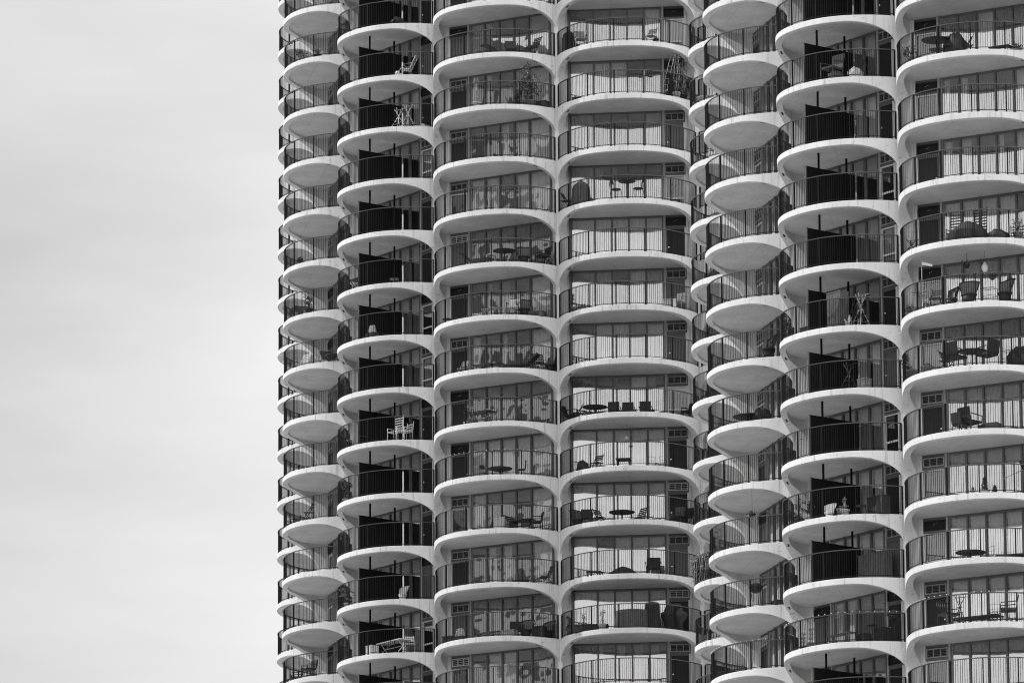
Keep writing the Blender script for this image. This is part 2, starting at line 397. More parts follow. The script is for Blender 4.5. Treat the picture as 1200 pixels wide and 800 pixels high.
def door_mesh(sd, style):
    b = MB(); a, c = sorted((sd*1.80, sd*2.74)); fm = ['mullion', 'light_frame', 'light_frame', 'mullion'][style]
    b.use(fm); w = .055
    b.box(P(a, VG-.02, .01), P(a+w, VG+.06, 1.79)); b.box(P(c-w, VG-.02, .01), P(c, VG+.06, 1.79)); b.box(P(a+w, VG-.02, 1.79-w), P(c-w, VG+.06, 1.79))
    if style in (1, 2): b.box(P(a+w, VG+.0, .62), P(c-w, VG+.04, .70))
    if style == 0: b.use('door_dark').box(P(a+w, VG-.01, .02), P(c-w, VG+.02, 1.735))
    elif style == 3: b.use('door_grey').box(P(a+w, VG-.01, .02), P(c-w, VG+.02, 1.735))
    elif style == 1:
        b.use('tint_glass').quad(P(a+w, VG+.01, .05), P(c-w, VG+.01, .05), P(c-w, VG+.01, 1.735), P(a+w, VG+.01, 1.735))
        b.use('curtain_dark').quad(P(a+w, VG-.08, .02), P(c-w, VG-.08, .02), P(c-w, VG-.08, 1.735), P(a+w, VG-.08, 1.735))
    else:
        b.use('tint_glass').quad(P(a+w, VG+.01, .05), P(c-w, VG+.01, .05), P(c-w, VG+.01, 1.735), P(a+w, VG+.01, 1.735))
        b.use('curtain_white' if sd > 0 else 'curtain_grey').quad(P(a+w, VG-.08, .02), P(c-w, VG-.08, .02), P(c-w, VG-.08, 1.735), P(a+w, VG-.08, 1.735))
    return b.mesh('door')
def knob_mesh(sd):
    b = MB().use('knob'); u = sd*(1.93 if sd > 0 else 1.90)
    b.lathe([(.012, 0), (.04, .012), (.052, .03), (.045, .055), (.015, .065)], 10, (0, 0, 0))
    b.v = [(x+u, -z-VG-.02, y+.84) for x, y, z in b.v]
    return b.mesh('knob')
def screen_mesh():
    b = MB(); b.use('panel_black'); u = .2
    b.box(P(u-.02, 16.69, .06), P(u+.02, 19.28, 1.78))
    for k in range(24):
        v = 16.8+k*.105; b.box(P(u-.03, v, .06), P(u+.03, v+.022, 1.77))
    b.use('post_metal').box(P(u-.028, 19.285, .02), P(u+.028, 19.33, 1.8))
    return b.mesh('divider_screen')
def screen_post(v):
    b = MB().use('panel_black'); b.box(P(.2-.033, v-.033, 1.785), P(.2+.033, v+.033, H-TS-.002)); return b.mesh('support_post')

# ---------------------------------------------------------------- towers
def tower(t, rows, label, nfl):
    T = TOW[t]; root = link('apartment_tower', None, None, (T['x'], T['y'], GZ)); root.empty_display_size = 5
    tag(root, label, 'building')
    z0 = T['z']-GZ
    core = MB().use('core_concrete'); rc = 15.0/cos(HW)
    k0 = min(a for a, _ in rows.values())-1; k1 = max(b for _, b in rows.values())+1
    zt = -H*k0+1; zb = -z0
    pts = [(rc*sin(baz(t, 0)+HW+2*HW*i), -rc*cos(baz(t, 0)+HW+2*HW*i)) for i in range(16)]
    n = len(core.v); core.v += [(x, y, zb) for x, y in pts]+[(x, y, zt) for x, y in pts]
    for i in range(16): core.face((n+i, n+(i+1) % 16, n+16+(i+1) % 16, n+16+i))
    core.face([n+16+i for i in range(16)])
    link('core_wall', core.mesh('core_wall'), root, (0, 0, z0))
    # lower shaft under the flats, down to the street (round drum with ramps is out of frame)
    lo = MB().use('column_concrete'); zl = -H*(k1+1)
    lo.lathe([(15.6, zb), (15.6, zl)], 64); link('lower_shaft', lo.mesh('lower_shaft'), root, (0, 0, z0))
    # columns with their piers
    ps = sorted(rows); colm = MB(); 
    colm.use('column_concrete')
    zA, zB = -H*(k1+.0)-1.0, -H*k0+.0
    sec = [(-.105, RC+.045), (.105, RC+.045), (.135, RC-.12), (.46, 16.86), (.40, 15.05), (-.40, 15.05), (-.46, 16.86), (-.135, RC-.12)]
    a = len(colm.v); colm.v += [P(u, v, zA) for u, v in sec]+[P(u, v, zB) for u, v in sec]; m = len(sec)
    for i in range(m):
        colm.face((a+i, a+(i+1) % m, a+m+(i+1) % m, a+m+i))
    colm.face([a+m+i for i in range(m)]); colm.face([a+i for i in reversed(range(m))])
    cm = colm.mesh('column')
    for p in [ps[0]-1]+ps: link('column', cm, root, (0, 0, z0), baz(t, p)+HW)
    rnd = random.Random(100+t)
    walls = {k: wall_mesh(k) for k in ('left', 'right', 'both')}; panes = {k: [pane_mesh(k) for _ in range(3)] for k in ('left', 'right', 'both')}
    rails = [railing_mesh(i) for i in range(3)]
    bals = {s: balcony_mesh(s) for s in ((), (-1,), (1,))}
    grilles = {(s, y): grille_mesh(s, y) for s in (-1, 1) for y in range(3)}; doors = {(s, y): door_mesh(s, y) for s in (-1, 1) for y in range(4)}
    knobs = {s: knob_mesh(s) for s in (-1, 1)}; scr = screen_mesh(); sp1, sp2 = screen_post(18.62), screen_post(17.12)
    j0 = 0 if t == 1 else 5
    for p in ps:
        j = p-j0; kind = {2: 'both', 4: 'right'}.get(j, 'left' if j < 4 else 'right'); az = baz(t, p)
        if j in (0, 1, -1): kind = 'left'
        look = {(1, 4): (.6, .25, .15, .5), (2, 3): (.55, .25, .2, .5), (1, 3): (.65, .25, .1, .5), (1, 2): (.5, .4, .1, .4), (2, 2): (.6, .35, .05, .25)}.get((t, j), (.2, .4, .4, .3))
        for k in range(rows[p][0], rows[p][1]+1):
            z = z0-H*k
            sc = (-1,) if j % 2 == 0 else (1,)
            bal = link('balcony', bals[sc], root, (0, 0, z), az)
            rl = link('railing', rails[(k+p) % 3], bal)
            w = link('window_wall', walls[kind], root, (0, 0, z), az)
            link('pane', panes[kind][(k*7+p) % 3], w)
            link('curtain', curtain_mesh(kind, rnd, look), w)
            if j == 2 and not (t == 2 and k == 9):
                s = link('divider_screen', scr, bal); link('support_post', sp1, bal); link('support_post', sp2, bal)
            for sd in ((-1, 1) if kind == 'both' else ((-1,) if kind == 'left' else (1,))):
                if kind == 'both' and sd == -1 and t == 1: 
                    if True:
                        link('ventilation_grille', grilles[(sd, 2)], w)
                        link('door', doors[(sd, 0)], w); continue
                y = rnd.choices([0, 1, 2], [.62, .07, .31])[0]
                link('ventilation_grille', grilles[(sd, y)], w)
                st = rnd.choices([0, 1, 2, 3], [.46, .34, .08, .12])[0]
                link('door', doors[(sd, st)], w)
                if st in (0, 3) and rnd.random() < .6: link('knob', knobs[sd], w)
    return root
ROWS1 = {-1: (-2, 11), 0: (-3, 11), 1: (-3, 11), 2: (-2, 12), 3: (-2, 13), 4: (-2, 13), 5: (-2, 13)}
ROWS2 = {4: (-3, 9), 5: (-3, 10), 6: (-3, 10), 7: (-2, 10), 8: (-2, 11), 9: (-2, 11)}
tower(1, ROWS1, 'pale round apartment tower with scalloped balconies, the farther one bordering the open sky', 14)
tower(2, ROWS2, 'pale round apartment tower with scalloped balconies, the nearer one cut by the right edge', 13)

# ---------------------------------------------------------------- neighbouring buildings beyond the left edge (they show only as reflections in the glass)
def block(x0, x1, y0, y1, h, label):
    r = link('office_building', None, None, ((x0+x1)/2, (y0+y1)/2, GZ)); tag(r, label, 'building')
    b = MB().use('tower_windows'); w, d = (x1-x0)/2, (y1-y0)/2
    b.box((-w, -d, 0), (w, d, h)); link('facade', b.mesh('facade'), r)
    c = MB().use('stone_cladding'); c.box((-w-.4, -d-.4, h+.003), (w+.4, d+.4, h+2.5)); link('cornice', c.mesh('cornice'), r)
block(-150, -116, 212, 262, 128, 'broad office block with a gridded facade, out of frame at the left')
block(-130, -92, 276, 338, 122, 'unseen lower block added to darken the glass reflections, out of frame at the left')  # unseen block, added to keep bright sky out of the window reflections
# ---------------------------------------------------------------- things standing on the balconies
def leaves(b, c, rx, rz, n, rnd, size=.07, m='leaf_dark', m2=None):
    for i in range(n):
        while True:
            x, y, z = rnd.uniform(-1, 1), rnd.uniform(-1, 1), rnd.uniform(-1, 1)
            if x*x+y*y+z*z <= 1: break
        k = .75+.25*sin(7*x+3*z+c[2]*5)
        p = Vector((c[0]+x*rx*k, c[1]+y*rx*k, c[2]+z*rz*k)); a = Vector((rnd.uniform(-1, 1), rnd.uniform(-1, 1), rnd.uniform(-.6, 1))).normalized(); q = a.orthogonal().normalized()
        s = size*rnd.uniform(.6, 1.3); b.use(m2 if (m2 and rnd.random() < .3) else m)
        b.quad(p-q*s*.35, p+a*s*.5-q*s*.1, p+a*s+q*s*.1, p+q*s*.4+a*s*.4)
def legs4(w, d, h, r, m, par, splay=0.0):
    for sx in (-1, 1):
        for sy in (-1, 1):
            b = MB().use(m); b.tube([(sx*(w+splay), sy*(d+splay), 0), (sx*w, sy*d, h)], r, 6); link('leg', b.mesh('leg'), par)
def b_armchair(o, m='dark_steel', c=None, rz=0, big=0, orn=0, h=None):
    k = 1.2 if big else 1; w, d = .27*k, .26*k; c = c or m
    legs4(w, d, .40*k, .018, m, o)
    b = MB().use(c); b.box((-w, -d, .40*k), (w, d, .47*k)); link('seat', b.mesh('seat'), o)
    b = MB().use(c); H2 = (h or .92*k)
    mt = Matrix.Translation((0, d, .47*k)) @ Matrix.Rotation(-.18, 4, 'X')
    if orn:
        for i in range(-3, 4): b.tube([mt @ Vector((i*w/3.2, 0, 0)), mt @ Vector((i*w/3.6+.03*sin(i*2), 0, .25)), mt @ Vector((i*w/3.2, 0, .5))], .016, 5)
        for z in (.05, .26, .5): b.tube([mt @ Vector((-w, 0, z)), mt @ Vector((0, 0, z+.06)), mt @ Vector((w, 0, z))], .02, 5)
    else: b.box((-w, -.03, 0), (w, .03, H2-.47*k), mt)
    link('backrest', b.mesh('backrest'), o)
    for s in (-1, 1):
        b = MB().use(m); b.tube([(s*w, -d, .42*k), (s*(w+.03), -d*.95, .64*k), (s*(w+.03), d, .68*k)], .022, 6); link('armrest', b.mesh('armrest'), o)
def b_fan_chair(o, m='black_wicker', rz=0, big=0, s=1.0):
    k = (1.0 if big else .88)*s; n = 14; b = MB().use('wicker_weave' if m == 'black_wicker' else m)
    prof = lambda t: .30+.16*sin(pi*t)**.6
    rings = []
    for j in range(7):
        z = (.45+.62*j/6)*k; f = j/6; st = len(b.v)
        for i in range(n+1):
            a = pi*i/n; r = (.31+.10*f)*k; b.v.append((-r*cos(a), (r*sin(a)*.75-.02+.12*f)*1.0, z-(.16*k*(1-sin(a))*f)))
        rings.append(st)
    for a, c in zip(rings, rings[1:]):
        for i in range(n): b.face((a+i, a+i+1, c+i+1, c+i), True)
    link('backrest', b.mesh('backrest'), o)
    rim = MB().use(m); st = rings[-1]; rim.tube([b.v[rings[2]], b.v[rings[4]]]+[b.v[st+i] for i in range(n+1)]+[b.v[rings[4]+n], b.v[rings[2]+n]], .028*k, 6); link('rim', rim.mesh('rim'), o)
    b = MB().use(m); b.lathe([(.30*k, .36*k), (.33*k, .40*k), (.33*k, .45*k), (.28*k, .47*k)], 18, sy=.85); link('seat', b.mesh('seat'), o)
    b = MB().use(m); b.lathe([(.26*k, .02), (.22*k, .2*k), (.27*k, .36*k)], 16); link('base', b.mesh('base'), o)
def b_folding_chair(o, m='dark_steel', c=None, rz=0):
    c = c or m
    for s in (-1, 1):
        b = MB().use(m); b.tube([(s*.22, .26, 0), (s*.22, -.20, .46)], .015, 6); b.tube([(s*.22, -.24, 0), (s*.22, .26, .9)], .016, 6); link('side_frame', b.mesh('side_frame'), o)
    b = MB().use(c)
    for i in range(6): b.box((-.21, -.2+i*.075, .44), (.21, -.2+i*.075+.055, .46))
    link('seat', b.mesh('seat'), o)
    b = MB().use(c); mt = Matrix.Translation((0, .13, .6)) @ Matrix.Rotation(-.4, 4, 'X')
    for i in range(3): b.box((-.22, -.01, i*.1), (.22, .01, i*.1+.07), mt)
    link('backrest', b.mesh('backrest'), o)
def b_slat_chair(o, m='dark_steel', rz=0, h=1.2):
    w = .28
    for s in (-1, 1):
        b = MB().use(m); b.tube([(s*w, .24, 0), (s*w, .24, .45), (s*w, .3, h)], .02, 6); b.tube([(s*w, -.24, 0), (s*w, -.24, .62), (s*w, .26, .64)], .018, 6); link('side_frame', b.mesh('side_frame'), o)
    b = MB().use(m); b.box((-w, -.24, .42), (w, .24, .46)); link('seat', b.mesh('seat'), o)
    n = int((h-.52)/.12)
    for i in range(n):
        z = .55+i*.12; b = MB().use(m); b.box((-w, .25+.06*(z-.45), z), (w, .275+.06*(z-.45), z+.05)); link('slat', b.mesh('slat'), o)
def b_lounge_chair(o, m='dark_steel', rz=0):
    for s in (-1, 1):
        b = MB().use(m); b.tube([(s*.28, -.5, 0), (s*.28, -.2, .36), (s*.28, .2, .3), (s*.28, .5, .95)], .016, 6); b.tube([(s*.28, .35, 0), (s*.28, -.1, .55), (s*.28, .35, .6)], .014, 6); link('side_frame', b.mesh('side_frame'), o)
    b = MB().use(m); b.box((-.27, -.2, .335), (.27, .2, .35)); link('seat', b.mesh('seat'), o)
    b = MB().use(m)
    for i in range(6): b.box((-.27, .22+i*.045, .36+i*.1), (.27, .235+i*.045, .42+i*.1))
    link('backrest', b.mesh('backrest'), o)
def b_bistro_chair(o, m='dark_steel', rz=0, big=0):
    k = 1.25 if big else 1
    legs4(.14*k, .14*k, .45*k, .012, m, o, .05)
    b = MB().use(m); b.lathe([(.19*k, .45*k), (.2*k, .465*k), (.18*k, .48*k)], 18); link('seat', b.mesh('seat'), o)
    b = MB().use(m); c = .72*k
    b.tube([(-.15*k, .17*k, .46*k), (-.16*k, .2*k, c), (-.1*k, .22*k, c+.17*k), (0, .22*k, c+.22*k), (.1*k, .22*k, c+.17*k), (.16*k, .2*k, c), (.15*k, .17*k, .46*k)], .014, 6)
    for a in (-.08, 0, .08): b.tube([(a*k, .17*k, .5*k), (a*1.3*k, .2*k, c), (a*.5*k, .22*k, c+.2*k)], .009, 5)
    b.quad((-.13*k, .2*k, c-.02), (.13*k, .2*k, c-.02), (.1*k, .215*k, c+.16*k), (-.1*k, .215*k, c+.16*k))
    link('backrest', b.mesh('backrest'), o)
def b_wire_chair(o, rz=0, m='dark_steel'):
    legs4(.2, .2, .45, .008, m, o)
    b = MB().use(m)
    for i in range(7): b.tube([(-.2+i*.066, -.2, .45), (-.2+i*.066, .2, .45)], .005, 4)
    b.tube([(-.2, -.2, .45), (.2, -.2, .45), (.2, .2, .45), (-.2, .2, .45), (-.2, -.2, .45)], .008, 5); link('seat', b.mesh('seat'), o)
    b = MB().use(m); b.tube([(-.2, .2, .45), (-.2, .25, .85), (.2, .25, .85), (.2, .2, .45)], .009, 5); b.tube([(-.2, .23, .66), (.2, .23, .66)], .006, 5); link('backrest', b.mesh('backrest'), o)
def b_round_table(o, m='dark_steel', r=.5, h=.74, ring=0, rz=0):
    b = MB().use(m); b.lathe([(r*.97, h-.03), (r, h-.02), (r, h-.005), (r*.97, h)], 32); link('tabletop', b.mesh('tabletop'), o)
    b = MB().use(m); b.lathe([(.035, .05), (.03, h-.03)], 10)
    if ring: b.lathe([(r*.5, h*.5), (r*.5, h*.5+.02)], 20)
    link('stem', b.mesh('stem'), o)
    for i in range(3):
        a = i*2*pi/3+.5; b = MB().use(m); b.tube([(0, 0, .12), (r*.35*cos(a), r*.35*sin(a), .05), (r*.6*cos(a), r*.6*sin(a), .01)], .018, 6); link('foot', b.mesh('foot'), o)
def b_side_table(o, m='dark_steel', h=.5, rz=0):
    b = MB().use(m); b.lathe([(.22, h-.03), (.24, h-.015), (.23, h)], 20); link('tabletop', b.mesh('tabletop'), o)
    legs4(.13, .13, h-.03, .013, m, o, .04)
def b_wire_table(o, rz=0):
    b = MB().use('dark_steel')
    for z in (.3, .62): b.tube([(-.25, -.2, z), (.25, -.2, z), (.25, .2, z), (-.25, .2, z), (-.25, -.2, z)], .009, 5)
    for i in range(9): b.tube([(-.25+i*.0625, -.2, .62), (-.25+i*.0625, .2, .62)], .005, 4)
    link('rack', b.mesh('rack'), o); legs4(.25, .2, .62, .009, 'dark_steel', o)
def b_long_table(o, m='dark_steel', w=1.3, h=.72, rz=0):
    b = MB().use(m); n = 6
    for i in range(n): b.box((-w/2, -.36+i*.12, h-.035), (w/2, -.36+i*.12+.1, h))
    link('tabletop', b.mesh('tabletop'), o)
    for s in (-1, 1):
        b = MB().use(m); b.tube([(s*w*.4, -.32, 0), (s*w*.36, .28, h-.04)], .02, 6); b.tube([(s*w*.4, .32, 0), (s*w*.36, -.28, h-.04)], .02, 6); link('trestle', b.mesh('trestle'), o)
    b = MB().use(m); b.box((-w*.38, -.015, h*.5), (w*.38, .015, h*.5+.03)); link('stretcher', b.mesh('stretcher'), o)
def b_bench(o, m='dark_steel', w=1.0, h=.42, rz=0):
    b = MB().use(m)
    for i in range(4): b.box((-w/2, -.2+i*.105, h-.03), (w/2, -.2+i*.105+.08, h))
    link('seat', b.mesh('seat'), o); legs4(w/2-.06, .17, h-.03, .02, m, o)
def b_lounger(o, m='dark_steel', rz=0):
    b = MB().use(m); b.box((-.3, -.95, .26), (.3, .3, .32)); link('seat', b.mesh('seat'), o)
    b = MB().use(m); b.box((-.3, 0, 0), (.3, .72, .06), Matrix.Translation((0, .3, .27)) @ Matrix.Rotation(.75, 4, 'X')); link('backrest', b.mesh('backrest'), o)
    legs4(.26, .7, .26, .02, m, o)
def b_box(o, w=.5, h=.4, m='dark_cover', rz=0):
    d = min(w, .45)/2
    b = MB().use(m); b.box((-w/2, -d, .02), (w/2, d, h-.05))
    for i in range(1, int(w/.18)+1): b.box((-w/2+i*.18-.01, -d-.008, .03), (-w/2+i*.18+.01, -d, h-.06))
    link('body', b.mesh('body'), o)
    b = MB().use(m); b.box((-w/2-.015, -d-.015, h-.048), (w/2+.015, d+.015, h)); link('lid', b.mesh('lid'), o)
def b_stack(o, m='pale_pot', rz=0):
    rnd = random.Random(5); b = MB().use('dark_cover'); b.box((-.3, -.2, 0), (.3, .2, .28)); link('crate', b.mesh('crate'), o)
    for i in range(5):
        b = MB().use(m); x = rnd.uniform(-.04, .04); w = .26-.02*i
        b.lathe([(w*.9, .285+i*.075), (w, .30+i*.075), (w, .34+i*.075), (w*.88, .355+i*.075)], 14, (x, 0, 0), sy=.7, wob=.06); link('folded_cloth', b.mesh('folded_cloth'), o)
def b_pot(o, m='terracotta', r=.22, h=.4, rz=0):
    b = MB().use(m); b.lathe([(r*.62, 0), (r*.95, h*.8), (r*1.05, h*.82), (r*1.05, h), (r*.9, h), (r*.85, h*.9)], 22); link('pot', b.mesh('pot'), o)
def b_potted_plant(o, k='bush', h=1.0, r=.3, m='leaf_dark', rz=0):
    rnd = random.Random(int(h*100+r*1000)+len(k)); ph = min(.32, h*.33); pr = min(.2, r*.9)
    b_pot(o, 'pale_pot' if (k in ('monstera', 'low', 'branch')) else rnd.choice(['terracotta', 'dark_cover', 'pale_pot']), max(pr, .11), ph)
    st = MB().use('bark' if k in ('branch', 'vine') else 'leaf_dark'); f = MB()
    m2 = 'leaf_pale' if m == 'leaf_dark' else 'leaf_dark'
    if k in ('bush', 'round', 'low'):
        for i in range(4): a = i*1.6; st.tube([(0, 0, ph-.03), (.3*r*cos(a), .3*r*sin(a), (ph+h)/2), (.6*r*cos(a), .6*r*sin(a), h*.8)], .012, 5)
        if k == 'bush':
            for i in range(5): leaves(f, (rnd.uniform(-.5, .5)*r, rnd.uniform(-.5, .5)*r, ph+(h-ph)*(.25+.16*i)), r*.62, (h-ph)*.24, 75, rnd, .11, m, m2)
        else: leaves(f, (0, 0, ph+(h-ph)*.5), r, (h-ph)*.55, 220, rnd, .08, m, None if k == 'round' else m2)
    elif k == 'spiky':
        st.tube([(0, 0, ph-.03), (.02, 0, h*.62)], .02, 6); f.use(m)
        for i in range(26):
            d = Vector((rnd.uniform(-1, 1), rnd.uniform(-1, 1), rnd.uniform(-.5, 1))).normalized(); c = Vector((0, 0, h*.68)); q = d.orthogonal().normalized()*.022
            L_ = h*.36*rnd.uniform(.7, 1.1); f.quad(c-q, c+q, c+d*L_*.6+q, c+d*L_); 
    elif k == 'branch':
        for i in range(7):
            a = i*.9+rnd.random(); t = h*rnd.uniform(.75, 1); e = rnd.uniform(.1, .32)*h*.45
            st.tube([(0, 0, ph-.03), (e*.3*cos(a), e*.3*sin(a), t*.6), (e*cos(a), e*sin(a), t)], [.014, .01, .005], 5)
            leaves(f, (e*.8*cos(a), e*.8*sin(a), t*.85), .06, .12, 9, rnd, .06, m, m2)
        leaves(f, (0, 0, ph+.12), .2, .12, 40, rnd, .07, m2, m)
    elif k == 'vine':
        for i in range(5):
            a = i*1.3; st.tube([(.05*cos(a), .05*sin(a), ph-.03), (r*.5*cos(a+1), .3*r*sin(a), h*.5), (r*.4*cos(a+2), .3*r*sin(a+2), h)], [.016, .014, .006], 5)
        for i in range(9): leaves(f, (rnd.uniform(-.6, .6)*r, rnd.uniform(-.3, .3)*r, ph+(h-ph)*(i+.5)/9), r*.6, (h-ph)*.09, 34, rnd, .10, m, m2)
    elif k == 'topiary':
        st.tube([(0, 0, ph-.03), (0, 0, h-.1)], .014, 6)
        for i, z in enumerate((.52, .72, .92)): leaves(f, (0, 0, h*z), r*(1-.15*i), h*.085, 90, rnd, .06, m)
    elif k == 'cone':
        st.tube([(0, 0, ph-.03), (0, 0, h*.8)], .014, 6)
        for i in range(8): leaves(f, (0, 0, ph+(h-ph)*(i+.3)/8), r*(1-i/8.5), h*.07, 60, rnd, .06, m)
    elif k == 'monstera':
        for i in range(10):
            a = i*2.4; z = ph+(h-ph)*(.25+.075*i); e = r*(1-.04*i); c = Vector((e*.6*cos(a), e*.6*sin(a), z)); st.tube([(0, 0, ph-.03), (0, 0, z-.15), c], .01, 5)
            f.use(m if i % 3 else 'leaf_dark'); d = Vector((cos(a), sin(a), -.15)); q = Vector((-sin(a), cos(a), .25))
            n0 = len(f.v); f.v.append(tuple(c))
            for j in range(12):
                t = 2*pi*j/12; rr = (.2 if j % 2 else .14)*r/.42; f.v.append(tuple(c+d*(.1+cos(t)*rr)+q*sin(t)*rr))
            for j in range(12): f.face((n0, n0+1+j, n0+1+(j+1) % 12))
    link('stem', st.mesh('stem'), o)
    if f.f: link('foliage', f.mesh('foliage'), o)
def b_covered(o, shape='box', s=.5, h=.9, m='dark_cover', l=None, rz=0):
    l = (l or s*2)/2; d = min(s, .4); rnd = random.Random(int(h*97+l*31)); b = MB().use(m); seg = 40
    prof = {'box': [(1.10, 0), (1.06, .3), (1.03, .7), (1.0, .93), (.95, .99), (.6, 1.0)],
            'dome': [(1.05, 0), (1.0, .35), (.97, .62), (.82, .78), (.5, .88), (.2, .93), (.1, 1.0)],
            'tent': [(1.0, 0), (1.0, .28), (.96, .46), (.62, .74), (.3, .92), (.06, 1.0)],
            'bag': [(.9, 0), (1.05, .2), (1.0, .5), (.72, .78), (.45, .9), (.3, .97), (.1, 1.0)],
            'grill': [(.62, 0), (.68, .3), (.98, .52), (1.0, .66), (.72, .74), (.62, .92), (.5, 1.0)]}[shape]
    sq = 4.5 if shape in ('box', 'grill') else 2.4
    rings = []
    for (f, z) in prof:
        st = len(b.v)
        for i in range(seg):
            a = 2*pi*i/seg; c, s_ = cos(a), sin(a); r = (abs(c)**sq+abs(s_)**sq)**(-1/sq)
            e = .13*sin(a*2+h*9)+.10*sin(a*5+z*6+l*8)+.07*sin(a*7-z*9) if shape == 'bag' else 0
            w = 1+e+(.045 if z < .85 else .01)*sin(a*9+z*2)*(1-z*.6)+rnd.uniform(-.012, .012)
            b.v.append((c*r*l*f*w, s_*r*d*f*w, z*h+(.015*sin(a*3)+e*.35*h*(z > .3) if 0 < z < 1 else 0)))
        rings.append(st)
    for a, c in zip(rings, rings[1:]):
        for i in range(seg): b.face((a+i, a+(i+1) % seg, c+(i+1) % seg, c+i), True)
    b.face([rings[-1]+i for i in range(seg)])
    link('cover', b.mesh('cover'), o)
    c = MB().use('dark_steel')
    for sx in (-1, 1): c.tube([(sx*l*.5, -d*.4, 0), (sx*l*.5, -d*.4, h*.5)], .02, 6)
    link('frame', c.mesh('frame'), o)
def b_grill(o, m='dark_steel', h=1.1, four=0, rz=0):
    r = .29; z = h-.22
    b = MB().use(m); b.lathe([(.08, z-.2), (.2, z-.15), (r, z)], 24); link('bowl', b.mesh('bowl'), o)
    b = MB().use(m); b.lathe([(r+.01, z+.004), (r*.95, z+.1), (r*.6, z+.19), (.05, z+.215)], 24); link('lid', b.mesh('lid'), o)
    b = MB().use(m); b.tube([(-.06, 0, z+.21), (-.05, 0, z+.25), (.05, 0, z+.25), (.06, 0, z+.21)], .012, 6); link('handle', b.mesh('handle'), o)
    if four: legs4(.13, .13, z-.14, .014, m, o, .07)
    else:
        b = MB().use(m); b.tube([(0, 0, .03), (0, 0, z-.18)], .03, 8); link('leg', b.mesh('leg'), o)
        b = MB().use(m); b.lathe([(.22, 0), (.22, .03), (.05, .06)], 16); link('base', b.mesh('base'), o)
def b_rack(o, h=1.1, m='white_plastic', rz=0):
    for s in (-1, 1):
        b = MB().use(m)
        for x in (-.28, .28): b.tube([(x*(1 if s > 0 else .9), -s*.28, 0), (-x*.4, s*.2, h)], .014, 5)
        for i in range(5): f = (i+1)/6; b.tube([(-.28+.4*f*.28*2, -s*.28+s*.48*f, h*f), (.28-.4*f*.28*2, -s*.28+s*.48*f, h*f)], .007, 4)
        link('frame', b.mesh('frame'), o)
    b = MB().use(m); b.tube([(-.28, .2, h), (.28, .2, h)], .012, 5); link('rung', b.mesh('rung'), o)
def b_ladder(o, h=2.0, m='bark', rz=0):
    for s in (-1, 1):
        b = MB().use(m); b.tube([(s*.11-.25, -.1, 0), (s*.09+.22, .2, h)], .014, 6); link('rail', b.mesh('rail'), o)
    for i in range(1, 7):
        f = i/7; b = MB().use(m); b.tube([(-.11*(1-f*.2)-.25+.47*f, -.1+.3*f, h*f), (.11*(1-f*.2)-.25+.47*f, -.1+.3*f, h*f)], .009, 5); link('rung', b.mesh('rung'), o)
def b_hook(o, h=1.2, rz=0):
    b = MB().use('dark_steel'); b.tube([(0, 0, 0), (0, 0, h-.15), (.04, 0, h-.03), (.13, 0, h), (.2, 0, h-.06), (.2, 0, h-.14)], .013, 6); link('pole', b.mesh('pole'), o)
    b = MB().use('dark_steel'); b.lathe([(.12, 0), (.12, .02)], 12); link('base', b.mesh('base'), o)
def b_feeder(o, h=1.2, rz=0):
    b = MB().use('pale_pot'); b.tube([(0, 0, 0), (0, 0, h)], .016, 6); link('pole', b.mesh('pole'), o)
    for z, x in ((.72, -.16), (.76, .1), (.72, .3)):
        b = MB().use('dark_steel'); b.lathe([(.05, z*h-.03), (.15, z*h), (.05, z*h+.03)], 12, (x, 0, 0), sy=.6); link('tray', b.mesh('tray'), o)
    b = MB().use('pale_pot'); b.tube([(-.16, 0, .74*h), (.3, 0, .74*h)], .012, 5); link('arm', b.mesh('arm'), o)
def b_ball(o, r=.1, rz=0):
    b = MB().use('bulb_glass'); b.lathe([(r*sin(pi*i/8)+.002, r*1.2-r*cos(pi*i/8)) for i in range(9)], 16); link('globe', b.mesh('globe'), o)
    b = MB().use('dark_steel'); b.lathe([(r*.6, 0), (r*.45, r*.3)], 12); link('base', b.mesh('base'), o)
def b_lantern(o, z=1.8, big=0, rz=0):
    b = MB().use('white_plastic'); k = 1.5 if big else 1
    pr = [(.02, -.22), (.11, -.06), (.11, .04), (.02, .2)] if big else [(.06, -.08), (.11, .02), (.1, .07)]
    b.lathe([(r*k*.8, z+q*k*.8) for r, q in pr], 14); link('shade', b.mesh('shade'), o)
    b = MB().use('dark_steel'); b.tube([(0, 0, z+.05), (0, 0, H-TS-.004)], .006, 5); link('cord', b.mesh('cord'), o)
def b_hanging_basket(o, z=1.5, rz=0):
    rnd = random.Random(3); b = MB().use('dark_cover'); b.lathe([(.06, z-.12), (.15, z), (.16, z+.03)], 14); link('pot', b.mesh('pot'), o)
    b = MB(); leaves(b, (0, 0, z+.04), .24, .16, 130, rnd, .08, 'leaf_dark', 'leaf_pale'); link('foliage', b.mesh('foliage'), o)
    b = MB().use('dark_steel'); b.tube([(0, 0, z+.02), (0, 0, H-TS-.004)], .006, 5); link('chain', b.mesh('chain'), o)
def b_flag(o, h=2.3, rz=0):
    b = MB().use('pale_pot'); b.tube([(0, 0, 0), (0, 0, h)], .014, 6); link('pole', b.mesh('pole'), o)
    b = MB().use('curtain_white'); k = len(b.v)
    for i in range(9):
        x = .46*i/8; b.v += [(x, .03*sin(i), h-.22-x*.35), (x, .03*sin(i+.5), h-.36-x*.25)]
    for i in range(8): b.face((k+2*i, k+2*i+2, k+2*i+3, k+2*i+1))
    link('cloth', b.mesh('cloth'), o)
